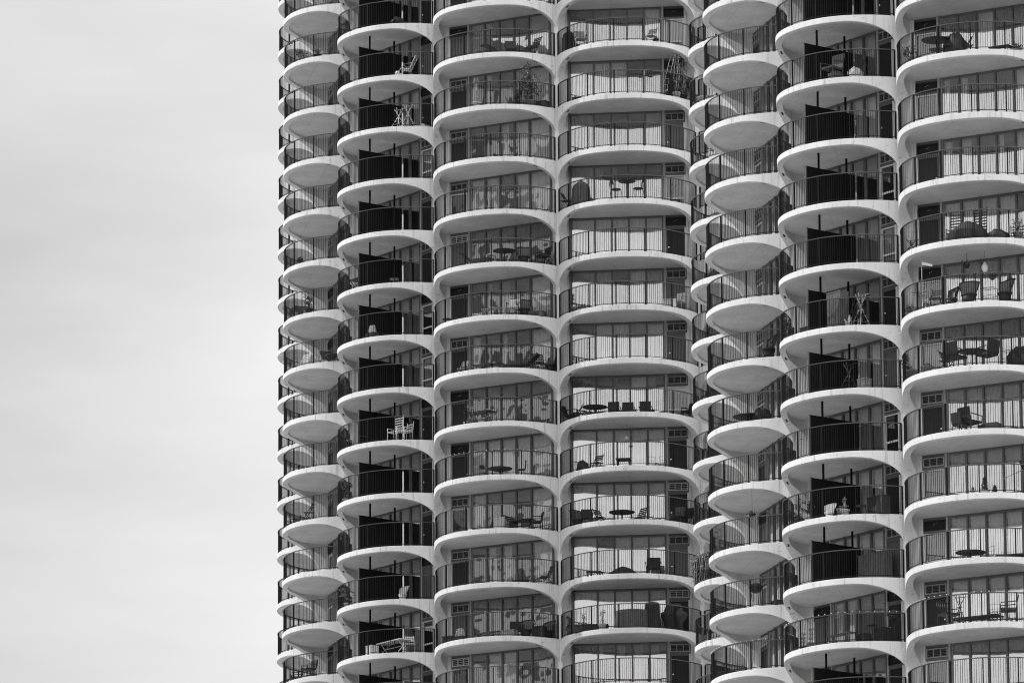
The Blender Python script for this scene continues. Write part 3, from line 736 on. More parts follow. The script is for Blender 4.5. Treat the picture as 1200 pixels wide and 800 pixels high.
def b_umbrella(o, h=1.2, rz=0):
    b = MB().use('bark'); b.tube([(-.9, 0, h*.62), (.35, 0, h*.95)], .016, 6); b.tube([(.1, 0, 0), (.1, 0, h*.88)], .014, 6); link('pole', b.mesh('pole'), o)
    b = MB().use('dark_cover'); b.lathe([(.02, .18), (.25, .1), (.5, -.06)], 10); b.v = [(x*.4+z*.9+.25, y, h*.92+z*.3-x*.7) for x, y, z in b.v]; link('canopy', b.mesh('canopy'), o)
def b_string_lights(o, rz=0):
    q = outline(60, .045)[1:-1]; b = MB().use('rail_metal'); rnd = random.Random(9)
    b.tube([P(p[0], p[1], 1.20-.012*(i % 2)) for i, p in enumerate(q)], .006, 4); link('wire', b.mesh('wire'), o)
    me = MB().use('bulb_glass'); me.lathe([(.005, -.02), (.02, 0), (.015, .018), (.006, .028)], 8); me = me.mesh('bulb')
    for i in range(0, len(q), 2): link('bulb', me, o, P(q[i][0], q[i][1], 1.215))
def b_vine_rail(o, rz=0):
    q = outline(60, .0); rnd = random.Random(4); b = MB(); s = MB().use('bark')
    for i in range(6, 46):
        x, y = q[i][0], q[i][1]; leaves(b, P(x, y, 1.15-.02*(i % 5)), .14, .12, 26, rnd, .07, 'leaf_pale', 'leaf_dark')
        leaves(b, P(x, y, rnd.uniform(.4, .95)), .12, .4, 16, rnd, .07, 'leaf_dark', 'leaf_pale')
    for i in range(8, 46, 3): s.tube([P(q[i][0], q[i][1], .02), P(q[i+1][0], q[i+1][1], .6), P(q[i][0], q[i][1], 1.15)], .008, 5)
    link('foliage', b.mesh('foliage'), o); link('stem', s.mesh('stem'), o)
CAT = dict(covered='covered item', armchair='armchair', lounge_chair='lounge chair', potted_plant='potted plant', box='box', lounger='sun lounger', side_table='side table',
    round_table='table', fan_chair='armchair', folding_chair='folding chair', bench='bench', hook='hook stand', long_table='table', bistro_chair='chair', ball='lamp', string_lights='string lights',
    stack='cloth stack', ladder='ladder', feeder='bird feeder', wire_chair='chair', lantern='lantern', rack='folding rack', slat_chair='chair', wire_table='side table', hanging_basket='hanging plant',
    flag='flag', pot='plant pot', umbrella='parasol', grill='barbecue grill', vine_rail='climbing plant')
NAME = dict(covered='covered_furniture', fan_chair='wicker_armchair', ball='globe_lamp', stack='cloth_stack', feeder='bird_feeder', rack='folding_rack', hook='hook_stand', box='storage_box',
    vine_rail='climbing_plant', pot='plant_pot', grill='barbecue_grill', umbrella='parasol', slat_chair='ladder_back_chair', long_table='long_table', lounger='sun_lounger')
GROUPS = [(('armchair', 'lounge_chair', 'fan_chair', 'folding_chair', 'bistro_chair', 'wire_chair', 'slat_chair', 'lounger'), 'chairs set out on the balconies'),
    (('round_table', 'long_table', 'side_table', 'wire_table', 'bench'), 'tables and benches on the balconies'), (('potted_plant', 'pot', 'hanging_basket', 'vine_rail'), 'plants kept on the balconies'),
    (('covered',), 'covered furniture on the balconies'), (('box',), 'boxes kept on the balconies'), (('string_lights',), 'strings of bulbs along the railings'), (('rack', 'ladder'), 'folding frames left on the balconies')]
ITEMS = [
    (1, 3, 0, 'covered', 0.12, 18.32, {'shape': 'tent', 's': 1.0, 'l': 1.5, 'h': 0.8, 'm': 'dark_cover'}, "table under a dark peaked cover, top balcony, far tower's left front column"),
    (1, 3, 0, 'armchair', 1.42, 18.02, {'m': 'dark_steel', 'rz': 0.6}, "small dark chair, top balcony, far tower's left front column"),
    (1, 3, 0, 'lounge_chair', 2.5, 18.0, {'m': 'dark_steel', 'rz': -0.4}, "thin framed lounge chair, top balcony, far tower's left front column"),
    (1, 3, 1, 'potted_plant', 0.05, 19.05, {'k': 'branch', 'h': 1.75}, "pale potted plant with bare tall stalks, second balcony, far tower's left front column"),
    (1, 3, 1, 'potted_plant', 2.17, 18.38, {'k': 'bush', 'h': 2.1, 'r': 0.42}, "tall leafy bush in a pot, second balcony, far tower's left front column"),
    (1, 3, 1, 'potted_plant', 2.57, 18.0, {'k': 'bush', 'h': 1.5, 'r': 0.45}, "broad untidy bush, second balcony, far tower's left front column"),
    (1, 3, 1, 'potted_plant', 2.02, 18.52, {'k': 'round', 'h': 0.6, 'r': 0.2}, "small round potted plant, second balcony, far tower's left front column"),
    (1, 3, 1, 'box', 2.77, 17.6, {'w': 0.8, 'h': 0.3, 'm': 'dark_cover'}, "low dark planter box, second balcony, far tower's left front column"),
    (1, 3, 4, 'lounger', -0.1, 18.93, {'m': 'dark_steel', 'rz': 1.57}, "dark chaise longue with curved back, fifth balcony, far tower's left front column"),
    (1, 3, 4, 'side_table', 0.7, 18.85, {'m': 'white_plastic'}, "small white side table, fifth balcony, far tower's left front column"),
    (1, 3, 4, 'round_table', 1.23, 18.45, {'m': 'black_wicker', 'r': 0.55}, "round dark table, fifth balcony, far tower's left front column"),
    (1, 3, 4, 'fan_chair', 2.12, 18.12, {'m': 'black_wicker', 'rz': 0.5}, "big black wicker chair with rounded back, fifth balcony, far tower's left front column"),
    (1, 3, 4, 'armchair', 2.85, 17.57, {'m': 'black_wicker', 'rz': -0.5}, "low dark wicker armchair, fifth balcony, far tower's left front column"),
    (1, 3, 4, 'folding_chair', 2.9, 17.0, {'m': 'white_plastic', 'rz': -0.6}, "white folding chair, fifth balcony, far tower's left front column"),
    (1, 3, 5, 'side_table', -2.27, 17.88, {'m': 'dark_cover', 'h': 0.5}, "small dark stool table, sixth balcony, far tower's left front column"),
    (1, 3, 5, 'box', 0.17, 19.02, {'w': 0.5, 'h': 0.2, 'm': 'pale_cushion'}, "low pale box, sixth balcony, far tower's left front column"),
    (1, 3, 5, 'bench', 0.82, 18.93, {'m': 'mid_wood', 'w': 1.0}, "low slatted wooden bench, sixth balcony, far tower's left front column"),
    (1, 3, 5, 'armchair', 1.8, 18.57, {'m': 'dark_steel', 'c': 'pale_cushion', 'rz': 0.3}, "cushioned chair with white pads, sixth balcony, far tower's left front column"),
    (1, 3, 5, 'fan_chair', 2.15, 18.2, {'m': 'black_wicker', 'rz': 0.7}, "dark wicker chair, sixth balcony, far tower's left front column"),
    (1, 3, 5, 'box', 2.72, 17.8, {'w': 0.6, 'h': 0.28, 'm': 'grey_cover'}, "low grey box, sixth balcony, far tower's left front column"),
    (1, 3, 5, 'hook', 2.9, 17.27, {'h': 1.15}, "tall curved hook stand, sixth balcony, far tower's left front column"),
    (1, 3, 6, 'bench', 0.12, 18.62, {'m': 'dark_steel', 'w': 1.0}, "long dark slatted bench, seventh balcony, far tower's left front column"),
    (1, 3, 6, 'bench', 0.65, 18.48, {'m': 'dark_steel', 'w': 0.9}, "shorter dark slatted bench, seventh balcony, far tower's left front column"),
    (1, 3, 6, 'folding_chair', -1.18, 18.25, {'m': 'mid_wood', 'rz': -0.2}, "wooden folding chair before the door, seventh balcony, far tower's left front column"),
    (1, 3, 6, 'side_table', 1.25, 18.38, {'m': 'pale_cushion', 'h': 0.3}, "low table with pale cloth, seventh balcony, far tower's left front column"),
    (1, 3, 6, 'lounger', 2.0, 18.12, {'m': 'dark_steel', 'rz': -1.3}, "dark lounger facing the door, seventh balcony, far tower's left front column"),
    (1, 3, 6, 'lounge_chair', 2.77, 17.68, {'m': 'dark_steel', 'rz': 0.9}, "dark frame lounge chair, seventh balcony, far tower's left front column"),
    (1, 3, 6, 'fan_chair', 2.9, 16.95, {'m': 'black_wicker', 'rz': -0.5}, "dark wicker chair by the column, seventh balcony, far tower's left front column"),
    (1, 3, 7, 'potted_plant', -0.23, 19.1, {'k': 'spiky', 'h': 1.15, 'r': 0.3, 'm': 'leaf_pale'}, "pale spiky potted plant, eighth balcony, far tower's left front column"),
    (1, 3, 7, 'potted_plant', -0.73, 18.8, {'k': 'topiary', 'h': 0.8, 'r': 0.15}, "thin dark potted plant, eighth balcony, far tower's left front column"),
    (1, 3, 7, 'long_table', -0.03, 18.55, {'m': 'dark_steel', 'w': 1.3, 'h': 0.72}, "dark slatted patio table, eighth balcony, far tower's left front column"),
    (1, 3, 7, 'folding_chair', 0.55, 18.57, {'m': 'dark_steel', 'c': 'pale_cushion', 'rz': 0.8}, "folding chair with striped seat, eighth balcony, far tower's left front column"),
    (1, 3, 8, 'bistro_chair', -0.23, 17.98, {'m': 'dark_steel', 'rz': 0.9}, "round backed dark bistro chair left of the table, ninth balcony, far tower's left front column"),
    (1, 3, 8, 'round_table', 0.62, 17.9, {'m': 'dark_cover', 'r': 0.6, 'h': 0.62}, "round dark table between two chairs, ninth balcony, far tower's left front column"),
    (1, 3, 8, 'bistro_chair', 1.73, 17.77, {'m': 'dark_steel', 'rz': -0.9}, "round backed dark bistro chair right of the table, ninth balcony, far tower's left front column"),
    (1, 3, 8, 'string_lights', 0.0, 0.0, {}, "string of bulbs along the railing, ninth balcony, far tower's left front column"),
    (1, 3, 9, 'ball', -0.33, 19.12, {'r': 0.09}, "small white glass ball lamp, tenth balcony, far tower's left front column"),
    (1, 3, 9, 'long_table', 1.85, 17.95, {'m': 'dark_steel', 'w': 1.2, 'h': 0.55}, "low dark metal table, tenth balcony, far tower's left front column"),
    (1, 3, 9, 'folding_chair', 1.25, 17.88, {'m': 'dark_steel', 'rz': 1.2}, "low dark metal chair left of the table, tenth balcony, far tower's left front column"),
    (1, 3, 9, 'armchair', 2.5, 17.77, {'m': 'dark_steel', 'rz': -0.9}, "dark metal chair right of the table, tenth balcony, far tower's left front column"),
    (1, 3, 9, 'box', 0.22, 17.05, {'w': 0.55, 'h': 1.0, 'm': 'pale_pot'}, "pale upright box against the glass, tenth balcony, far tower's left front column"),
    (1, 3, 10, 'lounge_chair', 2.85, 17.68, {'m': 'dark_steel', 'rz': -0.7}, "thin dark lounge chair, eleventh balcony, far tower's left front column"),
    (1, 3, 10, 'box', 2.07, 18.45, {'w': 0.5, 'h': 0.12, 'm': 'dark_cover'}, "flat dark tray, eleventh balcony, far tower's left front column"),
    (1, 3, 11, 'box', -1.8, 18.48, {'w': 0.65, 'h': 0.4, 'm': 'dark_cover'}, "dark crate nearest the left column, twelfth balcony, far tower's left front column"),
    (1, 3, 11, 'stack', -1.1, 18.8, {'m': 'pale_pot'}, "untidy stack of pale folded cloths on a crate, twelfth balcony, far tower's left front column"),
    (1, 3, 11, 'bench', 0.47, 18.7, {'m': 'dark_steel', 'w': 1.3, 'h': 0.35}, "long low dark bench, twelfth balcony, far tower's left front column"),
    (1, 3, 11, 'box', 1.35, 18.6, {'w': 1.0, 'h': 0.36, 'm': 'mid_wood'}, "low slatted wooden chest, twelfth balcony, far tower's left front column"),
    (1, 3, 11, 'armchair', 1.62, 18.1, {'m': 'black_wicker', 'rz': 0.7}, "dark armchair left of the broad one, twelfth balcony, far tower's left front column"),
    (1, 3, 11, 'fan_chair', 2.15, 18.12, {'m': 'black_wicker', 'rz': 0.1}, "broad dark armchair, twelfth balcony, far tower's left front column"),
    (1, 3, 11, 'box', 2.72, 17.82, {'w': 0.5, 'h': 0.55, 'm': 'dark_cover'}, "dark upright box, twelfth balcony, far tower's left front column"),
    (1, 3, 11, 'fan_chair', 2.87, 17.35, {'m': 'black_wicker', 'rz': -0.3}, "dark high backed chair by the column, twelfth balcony, far tower's left front column"),
    (1, 4, 0, 'covered', -2.7, 17.7, {'shape': 'dome', 's': 0.34, 'h': 1.15, 'm': 'dark_cover'}, "grill under a dark domed cover, top balcony, far tower's right front column"),
    (1, 4, 0, 'armchair', -2.08, 18.48, {'m': 'mid_wood', 'rz': 0.3}, "square brown armchair, top balcony, far tower's right front column"),
    (1, 4, 0, 'folding_chair', 1.35, 18.5, {'m': 'mid_wood', 'rz': -0.5}, "brown folding chair, top balcony, far tower's right front column"),
    (1, 4, 0, 'potted_plant', 1.62, 18.75, {'k': 'round', 'h': 0.3, 'r': 0.15}, "tiny round potted plant, top balcony, far tower's right front column"),
    (1, 4, 1, 'ladder', 2.15, 18.43, {'h': 2.2}, "pale ladder leaning by the vines, second balcony, far tower's right front column"),
    (1, 4, 1, 'potted_plant', 2.52, 18.07, {'k': 'vine', 'h': 2.2, 'r': 0.32}, "tall dark climbing plant, second balcony, far tower's right front column"),
    (1, 4, 1, 'potted_plant', 2.8, 17.57, {'k': 'vine', 'h': 2.0, 'r': 0.25}, "second tall climbing plant with pale stems, second balcony, far tower's right front column"),
    (1, 4, 1, 'potted_plant', 2.9, 16.95, {'k': 'bush', 'h': 1.3, 'r': 0.35}, "round dark bush at the right end, second balcony, far tower's right front column"),
    (1, 4, 1, 'feeder', 1.05, 19.0, {'h': 1.25}, "bird feeder pole with dark cross arms, second balcony, far tower's right front column"),
    (1, 4, 1, 'box', -2.15, 18.35, {'w': 0.7, 'h': 0.14, 'm': 'dark_cover'}, "low dark tray on the floor, second balcony, far tower's right front column"),
    (1, 4, 3, 'covered', -2.12, 18.18, {'shape': 'dome', 's': 0.44, 'h': 1.35, 'm': 'grey_cover'}, "tall grill under a grey pointed cover, fourth balcony, far tower's right front column"),
    (1, 4, 3, 'bistro_chair', -0.35, 19.02, {'m': 'dark_steel', 'rz': 1.1, 'big': 1}, "wire bistro chair left of the round table, fourth balcony, far tower's right front column"),
    (1, 4, 3, 'round_table', 0.17, 18.95, {'m': 'dark_steel', 'r': 0.42, 'h': 1.0}, "tall round wire table, fourth balcony, far tower's right front column"),
    (1, 4, 3, 'bistro_chair', 0.72, 19.07, {'m': 'dark_steel', 'rz': -1.1, 'big': 1}, "wire bistro chair right of the round table, fourth balcony, far tower's right front column"),
    (1, 4, 3, 'folding_chair', -2.9, 17.62, {'m': 'dark_steel', 'rz': 1.3}, "small folded chair beside the column, fourth balcony, far tower's right front column"),
    (1, 4, 3, 'box', -1.73, 18.45, {'w': 0.3, 'h': 0.12, 'm': 'dark_cover'}, "small dark tray by the covered grill, fourth balcony, far tower's right front column"),
    (1, 4, 5, 'potted_plant', -2.6, 17.95, {'k': 'topiary', 'h': 1.0, 'r': 0.22}, "dark topiary in three tiers, sixth balcony, far tower's right front column"),
    (1, 4, 5, 'potted_plant', -2.05, 18.48, {'k': 'low', 'h': 0.3, 'r': 0.45}, "low dark trailing plants, sixth balcony, far tower's right front column"),
    (1, 4, 5, 'box', 2.12, 18.45, {'w': 0.6, 'h': 0.42, 'm': 'pale_pot'}, "pale upright box, sixth balcony, far tower's right front column"),
    (1, 4, 5, 'armchair', 2.52, 17.98, {'m': 'mid_wood', 'c': 'pale_cushion', 'rz': -0.4}, "armchair with pale cushions, sixth balcony, far tower's right front column"),
    (1, 4, 7, 'armchair', -2.82, 17.0, {'m': 'black_wicker', 'rz': 1.2}, "dark chair nearest the left column, eighth balcony, far tower's right front column"),
    (1, 4, 7, 'folding_chair', -2.45, 17.43, {'m': 'dark_steel', 'rz': -1.3}, "dark folding chair, eighth balcony, far tower's right front column"),
    (1, 4, 7, 'round_table', -1.62, 17.45, {'m': 'dark_cover', 'r': 0.6, 'h': 0.74}, "round dark glass table, eighth balcony, far tower's right front column"),
    (1, 4, 7, 'armchair', -0.7, 17.3, {'m': 'dark_cover', 'rz': 3.14}, "low square chair left of three, eighth balcony, far tower's right front column"),
    (1, 4, 7, 'armchair', -0.03, 17.12, {'m': 'dark_cover', 'rz': 3.14}, "low square chair in the middle of three, eighth balcony, far tower's right front column"),
    (1, 4, 7, 'armchair', 0.8, 17.2, {'m': 'dark_cover', 'rz': 3.14}, "low square chair right of three, eighth balcony, far tower's right front column"),
    (1, 4, 7, 'armchair', 2.87, 17.1, {'m': 'black_wicker', 'rz': -0.6}, "dark chair at the right end, eighth balcony, far tower's right front column"),
    (1, 4, 8, 'covered', -2.15, 18.07, {'shape': 'bag', 's': 0.3, 'h': 0.6, 'm': 'dark_cover'}, "dark sack, ninth balcony, far tower's right front column"),
    (1, 4, 8, 'folding_chair', -1.45, 18.15, {'m': 'mid_wood', 'c': 'dark_cover', 'rz': -0.5}, "wooden framed chair with dark seat, ninth balcony, far tower's right front column"),
    (1, 4, 8, 'long_table', -0.25, 17.52, {'m': 'dark_steel', 'w': 0.7, 'h': 0.72}, "small dark slatted table, ninth balcony, far tower's right front column"),
    (1, 4, 8, 'wire_chair', 1.1, 17.57, {'rz': 0.3}, "thin wire chair left of the door, ninth balcony, far tower's right front column"),
    (1, 4, 8, 'wire_chair', 1.55, 17.57, {'rz': -0.3}, "thin wire chair beside the door, ninth balcony, far tower's right front column"),
    (1, 4, 8, 'lantern', -0.08, 17.62, {'z': 1.75}, "small white hanging lamp, ninth balcony, far tower's right front column"),
    (1, 4, 9, 'fan_chair', -2.45, 17.75, {'m': 'black_wicker', 'rz': 0.6}, "wicker chair with arched back, tenth balcony, far tower's right front column"),
    (1, 4, 9, 'armchair', -1.98, 18.0, {'m': 'black_wicker', 'rz': 0.1}, "square black wicker chair, tenth balcony, far tower's right front column"),
    (1, 4, 9, 'folding_chair', -1.38, 17.9, {'m': 'dark_steel', 'rz': 0.9}, "open metal chair, tenth balcony, far tower's right front column"),
    (1, 4, 9, 'round_table', -0.3, 18.05, {'m': 'dark_cover', 'r': 0.62, 'h': 0.66}, "round black table, tenth balcony, far tower's right front column"),
    (1, 4, 9, 'lounge_chair', 0.38, 17.88, {'m': 'dark_steel', 'rz': -0.8}, "thin metal chair right of the table, tenth balcony, far tower's right front column"),
    (1, 4, 9, 'armchair', 2.32, 17.88, {'m': 'grey_cover', 'rz': -0.3}, "grey armchair before the door, tenth balcony, far tower's right front column"),
    (1, 4, 9, 'armchair', 2.7, 17.55, {'m': 'black_wicker', 'rz': -0.3}, "dark armchair at the right end, tenth balcony, far tower's right front column"),
    (1, 4, 10, 'bench', -1.65, 18.15, {'m': 'dark_steel', 'w': 0.7, 'h': 0.4}, "small dark slatted bench, eleventh balcony, far tower's right front column"),
    (1, 4, 10, 'covered', -0.27, 18.1, {'m': 'dark_cover', 'shape': 'tent', 's': 0.35, 'l': 1.4, 'h': 0.62}, "low lounger under a dark cloth, eleventh balcony, far tower's right front column"),
    (1, 4, 10, 'armchair', 1.17, 18.0, {'m': 'black_wicker', 'rz': 0.05, 'big': 1}, "large square backed dark chair, eleventh balcony, far tower's right front column"),
    (1, 4, 11, 'covered', 0.22, 18.85, {'shape': 'box', 's': 0.75, 'h': 0.95, 'm': 'grey_cover', 'l': 1.5}, "table under a long grey draped cover, twelfth balcony, far tower's right front column"),
    (1, 4, 11, 'covered', 1.17, 18.65, {'shape': 'box', 's': 0.4, 'h': 1.3, 'm': 'dark_cover', 'l': 0.66}, "stacked chairs under a tall black cover, twelfth balcony, far tower's right front column"),
    (1, 4, 11, 'covered', 2.15, 18.25, {'shape': 'grill', 's': 0.55, 'h': 1.3, 'm': 'dark_cover', 'l': 1.25}, "large grill under a black winged cover, twelfth balcony, far tower's right front column"),
    (1, 4, 11, 'potted_plant', -2.9, 17.62, {'k': 'vine', 'h': 0.95, 'r': 0.14, 'm': 'leaf_pale'}, "pale climbing plant by the column, twelfth balcony, far tower's right front column"),
    (1, 4, 11, 'potted_plant', -2.12, 18.45, {'k': 'branch', 'h': 1.1}, "pot of thin flowering stems, twelfth balcony, far tower's right front column"),
    (1, 4, 11, 'potted_plant', -1.18, 18.95, {'k': 'branch', 'h': 1.15}, "trained vine on thin sticks, twelfth balcony, far tower's right front column"),
    (1, 4, 11, 'box', -1.75, 18.55, {'w': 1.6, 'h': 0.36, 'm': 'dark_cover'}, "long dark planter box, twelfth balcony, far tower's right front column"),
    (1, 2, -1, 'covered', 2.07, 18.27, {'shape': 'bag', 's': 0.35, 'h': 0.42, 'm': 'dark_cover'}, "slumped dark bag, top balcony, far tower's dark-screened column"),
    (1, 2, -1, 'potted_plant', -2.17, 18.38, {'k': 'bush', 'h': 0.95, 'r': 0.35, 'm': 'leaf_pale'}, "pale bushy potted plant, top balcony, far tower's dark-screened column"),
    (1, 2, 0, 'ball', 2.12, 18.38, {'r': 0.13}, "round pale stool, second balcony, far tower's dark-screened column"),
    (1, 2, 0, 'lounge_chair', 2.42, 18.07, {'m': 'white_plastic', 'rz': -0.8}, "white framed deck chair, second balcony, far tower's dark-screened column"),
    (1, 2, 1, 'rack', 2.52, 18.05, {'h': 1.15}, "white folding drying rack, third balcony, far tower's dark-screened column"),
    (1, 2, 1, 'rack', 2.12, 18.32, {'h': 1.0}, "second white folding rack, closed, third balcony, far tower's dark-screened column"),
    (1, 2, 1, 'box', 2.9, 17.45, {'w': 0.5, 'h': 0.12, 'm': 'pale_cushion'}, "low pale tray, third balcony, far tower's dark-screened column"),
    (1, 2, 4, 'long_table', -0.33, 18.93, {'m': 'dark_steel', 'w': 0.8, 'h': 0.6}, "small dark table left of the screen, sixth balcony, far tower's dark-screened column"),
    (1, 2, 4, 'side_table', 2.02, 18.52, {'m': 'mid_wood', 'h': 0.25}, "low wooden table, sixth balcony, far tower's dark-screened column"),
    (1, 2, 5, 'stack', 0.9, 19.02, {'m': 'pale_pot'}, "pale heap against the dark screen, seventh balcony, far tower's dark-screened column"),
    (1, 2, 7, 'slat_chair', 2.05, 18.5, {'m': 'white_plastic', 'rz': 0.2, 'h': 1.3}, "tall white slatted chair, ninth balcony, far tower's dark-screened column"),
    (1, 2, 7, 'slat_chair', 2.4, 18.15, {'m': 'white_plastic', 'rz': -0.1, 'h': 0.95}, "lower white slatted chair, ninth balcony, far tower's dark-screened column"),
    (1, 2, 7, 'wire_chair', -0.75, 19.02, {'rz': 0.6, 'm': 'white_plastic'}, "white wire chair at the left end, ninth balcony, far tower's dark-screened column"),
    (1, 2, 7, 'wire_chair', 0.27, 19.12, {'rz': -0.6}, "dark wire chair with round back, ninth balcony, far tower's dark-screened column"),
    (1, 2, 7, 'potted_plant', -1.98, 18.52, {'k': 'round', 'h': 0.9, 'r': 0.3}, "dark leafy plant, ninth balcony, far tower's dark-screened column"),
    (1, 2, 8, 'potted_plant', -1.5, 18.77, {'k': 'bush', 'h': 1.05, 'r': 0.35}, "dark bush in the corner, tenth balcony, far tower's dark-screened column"),
    (1, 2, 10, 'potted_plant', -1.23, 18.88, {'k': 'monstera', 'h': 1.2, 'r': 0.42, 'm': 'leaf_pale'}, "broad leaved plant in a pale pot, twelfth balcony, far tower's dark-screened column"),
    (1, 2, 10, 'fan_chair', 2.17, 18.15, {'m': 'pale_pot', 'rz': 0.1, 's': 0.8}, "pale shell backed chair, twelfth balcony, far tower's dark-screened column"),
    (1, 2, 11, 'long_table', 1.85, 18.43, {'m': 'pale_pot', 'w': 1.9, 'h': 0.62}, "long pale picnic table, thirteenth balcony, far tower's dark-screened column"),
    (1, 2, 11, 'box', 0.85, 19.0, {'w': 0.45, 'h': 0.5, 'm': 'white_plastic'}, "white upright bin, thirteenth balcony, far tower's dark-screened column"),
    (1, 2, 11, 'folding_chair', 2.55, 18.02, {'m': 'white_plastic', 'rz': 1.0}, "white folding chair beside the long table, thirteenth balcony, far tower's dark-screened column"),
    (1, 1, -1, 'potted_plant', -1.7, 18.7, {'k': 'bush', 'h': 0.9, 'r': 0.4, 'm': 'leaf_pale'}, "pale flowering bush, top balcony, far tower's sky-side column"),
    (1, 1, -1, 'potted_plant', 0.87, 18.9, {'k': 'bush', 'h': 0.7, 'r': 0.4, 'm': 'leaf_pale'}, "low pale flowering bush, top balcony, far tower's sky-side column"),
    (1, 1, -1, 'potted_plant', 2.05, 18.45, {'k': 'round', 'h': 0.6, 'r': 0.25, 'm': 'leaf_pale'}, "pale round plant, top balcony, far tower's sky-side column"),
    (1, 1, 3, 'potted_plant', 0.8, 19.0, {'k': 'round', 'h': 0.5, 'r': 0.2}, "small dark round plant, fifth balcony, far tower's sky-side column"),
    (1, 1, 4, 'long_table', -0.33, 18.8, {'m': 'dark_steel', 'w': 1.2, 'h': 0.75}, "dark patio table, sixth balcony, far tower's sky-side column"),
    (1, 1, 4, 'potted_plant', 1.57, 18.75, {'k': 'round', 'h': 1.1, 'r': 0.3}, "dark round headed plant, sixth balcony, far tower's sky-side column"),
    (1, 1, 5, 'lounger', 2.42, 17.93, {'m': 'dark_cover', 'rz': 1.57}, "low dark lounger, seventh balcony, far tower's sky-side column"),
    (1, 1, 5, 'lounge_chair', 0.45, 18.9, {'m': 'white_plastic', 'rz': 0.5}, "white framed lounge chair, seventh balcony, far tower's sky-side column"),
    (1, 1, 8, 'armchair', -1.45, 18.85, {'m': 'dark_cover', 'rz': 0.3}, "dark armchair by the railing, tenth balcony, far tower's sky-side column"),
    (1, 1, 8, 'folding_chair', 1.55, 18.77, {'m': 'dark_steel', 'rz': -0.4}, "dark folding chair, tenth balcony, far tower's sky-side column"),
    (1, 1, 11, 'armchair', -0.73, 18.8, {'m': 'dark_cover', 'rz': -0.3}, "squat dark armchair, thirteenth balcony, far tower's sky-side column"),
    (1, 1, 11, 'armchair', 1.65, 18.75, {'m': 'black_wicker', 'rz': 0.3}, "small dark wicker armchair, thirteenth balcony, far tower's sky-side column"),
    (2, 8, 0, 'potted_plant', -2.48, 17.8, {'k': 'round', 'h': 1.1, 'r': 0.42}, "dark round potted shrub, top balcony, near tower's rightmost column"),
    (2, 8, 0, 'potted_plant', -2.2, 18.2, {'k': 'low', 'h': 0.5, 'r': 0.25, 'm': 'leaf_pale'}, "pale flowers in a pot, top balcony, near tower's rightmost column"),
    (2, 8, 0, 'round_table', -0.85, 18.6, {'m': 'dark_steel', 'r': 0.62, 'h': 0.86, 'ring': 1}, "round wire table, top balcony, near tower's rightmost column"),
    (2, 8, 0, 'bistro_chair', -0.27, 18.82, {'m': 'dark_steel', 'rz': 0.4}, "wire chair before the round table, top balcony, near tower's rightmost column"),
    (2, 8, 0, 'covered', -0.1, 18.48, {'shape': 'bag', 's': 0.5, 'h': 1.05, 'm': 'dark_cover'}, "chair heaped with dark cloth, top balcony, near tower's rightmost column"),
    (2, 8, 0, 'folding_chair', 0.45, 18.5, {'m': 'dark_steel', 'rz': -0.9, 'c': 'dark_cover'}, "folding chair with dark seat, top balcony, near tower's rightmost column"),
    (2, 8, 0, 'bench', 1.95, 18.52, {'m': 'dark_steel', 'w': 0.9, 'h': 0.2}, "very low dark bench, top balcony, near tower's rightmost column"),
    (2, 8, 0, 'potted_plant', 2.5, 18.1, {'k': 'low', 'h': 0.35, 'r': 0.4}, "low dark potted plants, top balcony, near tower's rightmost column"),
    (2, 8, 3, 'slat_chair', -0.15, 18.7, {'m': 'dark_steel', 'rz': 0.1, 'h': 1.45}, "tall dark ladder backed chair on the left, fourth balcony, near tower's rightmost column"),
    (2, 8, 3, 'slat_chair', 0.82, 18.6, {'m': 'dark_steel', 'rz': -0.1, 'h': 1.5}, "tall dark ladder backed chair on the right, fourth balcony, near tower's rightmost column"),
    (2, 8, 3, 'covered', 0.52, 18.93, {'shape': 'tent', 's': 0.7, 'h': 0.85, 'm': 'dark_cover', 'l': 1.7}, "long table under a dark cover, fourth balcony, near tower's rightmost column"),
    (2, 8, 3, 'covered', 1.65, 18.57, {'shape': 'bag', 's': 0.5, 'h': 0.42, 'm': 'dark_cover'}, "low dark covered bench, fourth balcony, near tower's rightmost column"),
    (2, 8, 3, 'potted_plant', 2.4, 18.18, {'k': 'round', 'h': 1.0, 'r': 0.3, 'm': 'leaf_pale'}, "pale round plant in a dark pot, fourth balcony, near tower's rightmost column"),
    (2, 8, 3, 'rack', -2.5, 17.9, {'h': 0.7, 'm': 'dark_steel'}, "small dark folded easel, fourth balcony, near tower's rightmost column"),
    (2, 8, 4, 'fan_chair', 0.52, 18.9, {'m': 'black_wicker', 'rz': 0.25, 'big': 1}, "large wicker armchair left of the wire table, fifth balcony, near tower's rightmost column"),
    (2, 8, 4, 'fan_chair', 1.87, 18.4, {'m': 'black_wicker', 'rz': -0.35, 'big': 1}, "large wicker armchair right of the wire table, fifth balcony, near tower's rightmost column"),
    (2, 8, 4, 'wire_table', 1.35, 18.73, {}, "thin wire side table, fifth balcony, near tower's rightmost column"),
    (2, 8, 4, 'folding_chair', -0.95, 18.9, {'m': 'dark_steel', 'rz': 0.1}, "dark folding chair with open back, fifth balcony, near tower's rightmost column"),
    (2, 8, 4, 'fan_chair', -0.35, 18.73, {'m': 'dark_steel', 'rz': -0.6}, "dark chair with curved top rail, fifth balcony, near tower's rightmost column"),
    (2, 8, 4, 'potted_plant', -2.0, 18.3, {'k': 'spiky', 'h': 1.35, 'r': 0.22, 'm': 'leaf_pale'}, "pale tall potted plant, fifth balcony, near tower's rightmost column"),
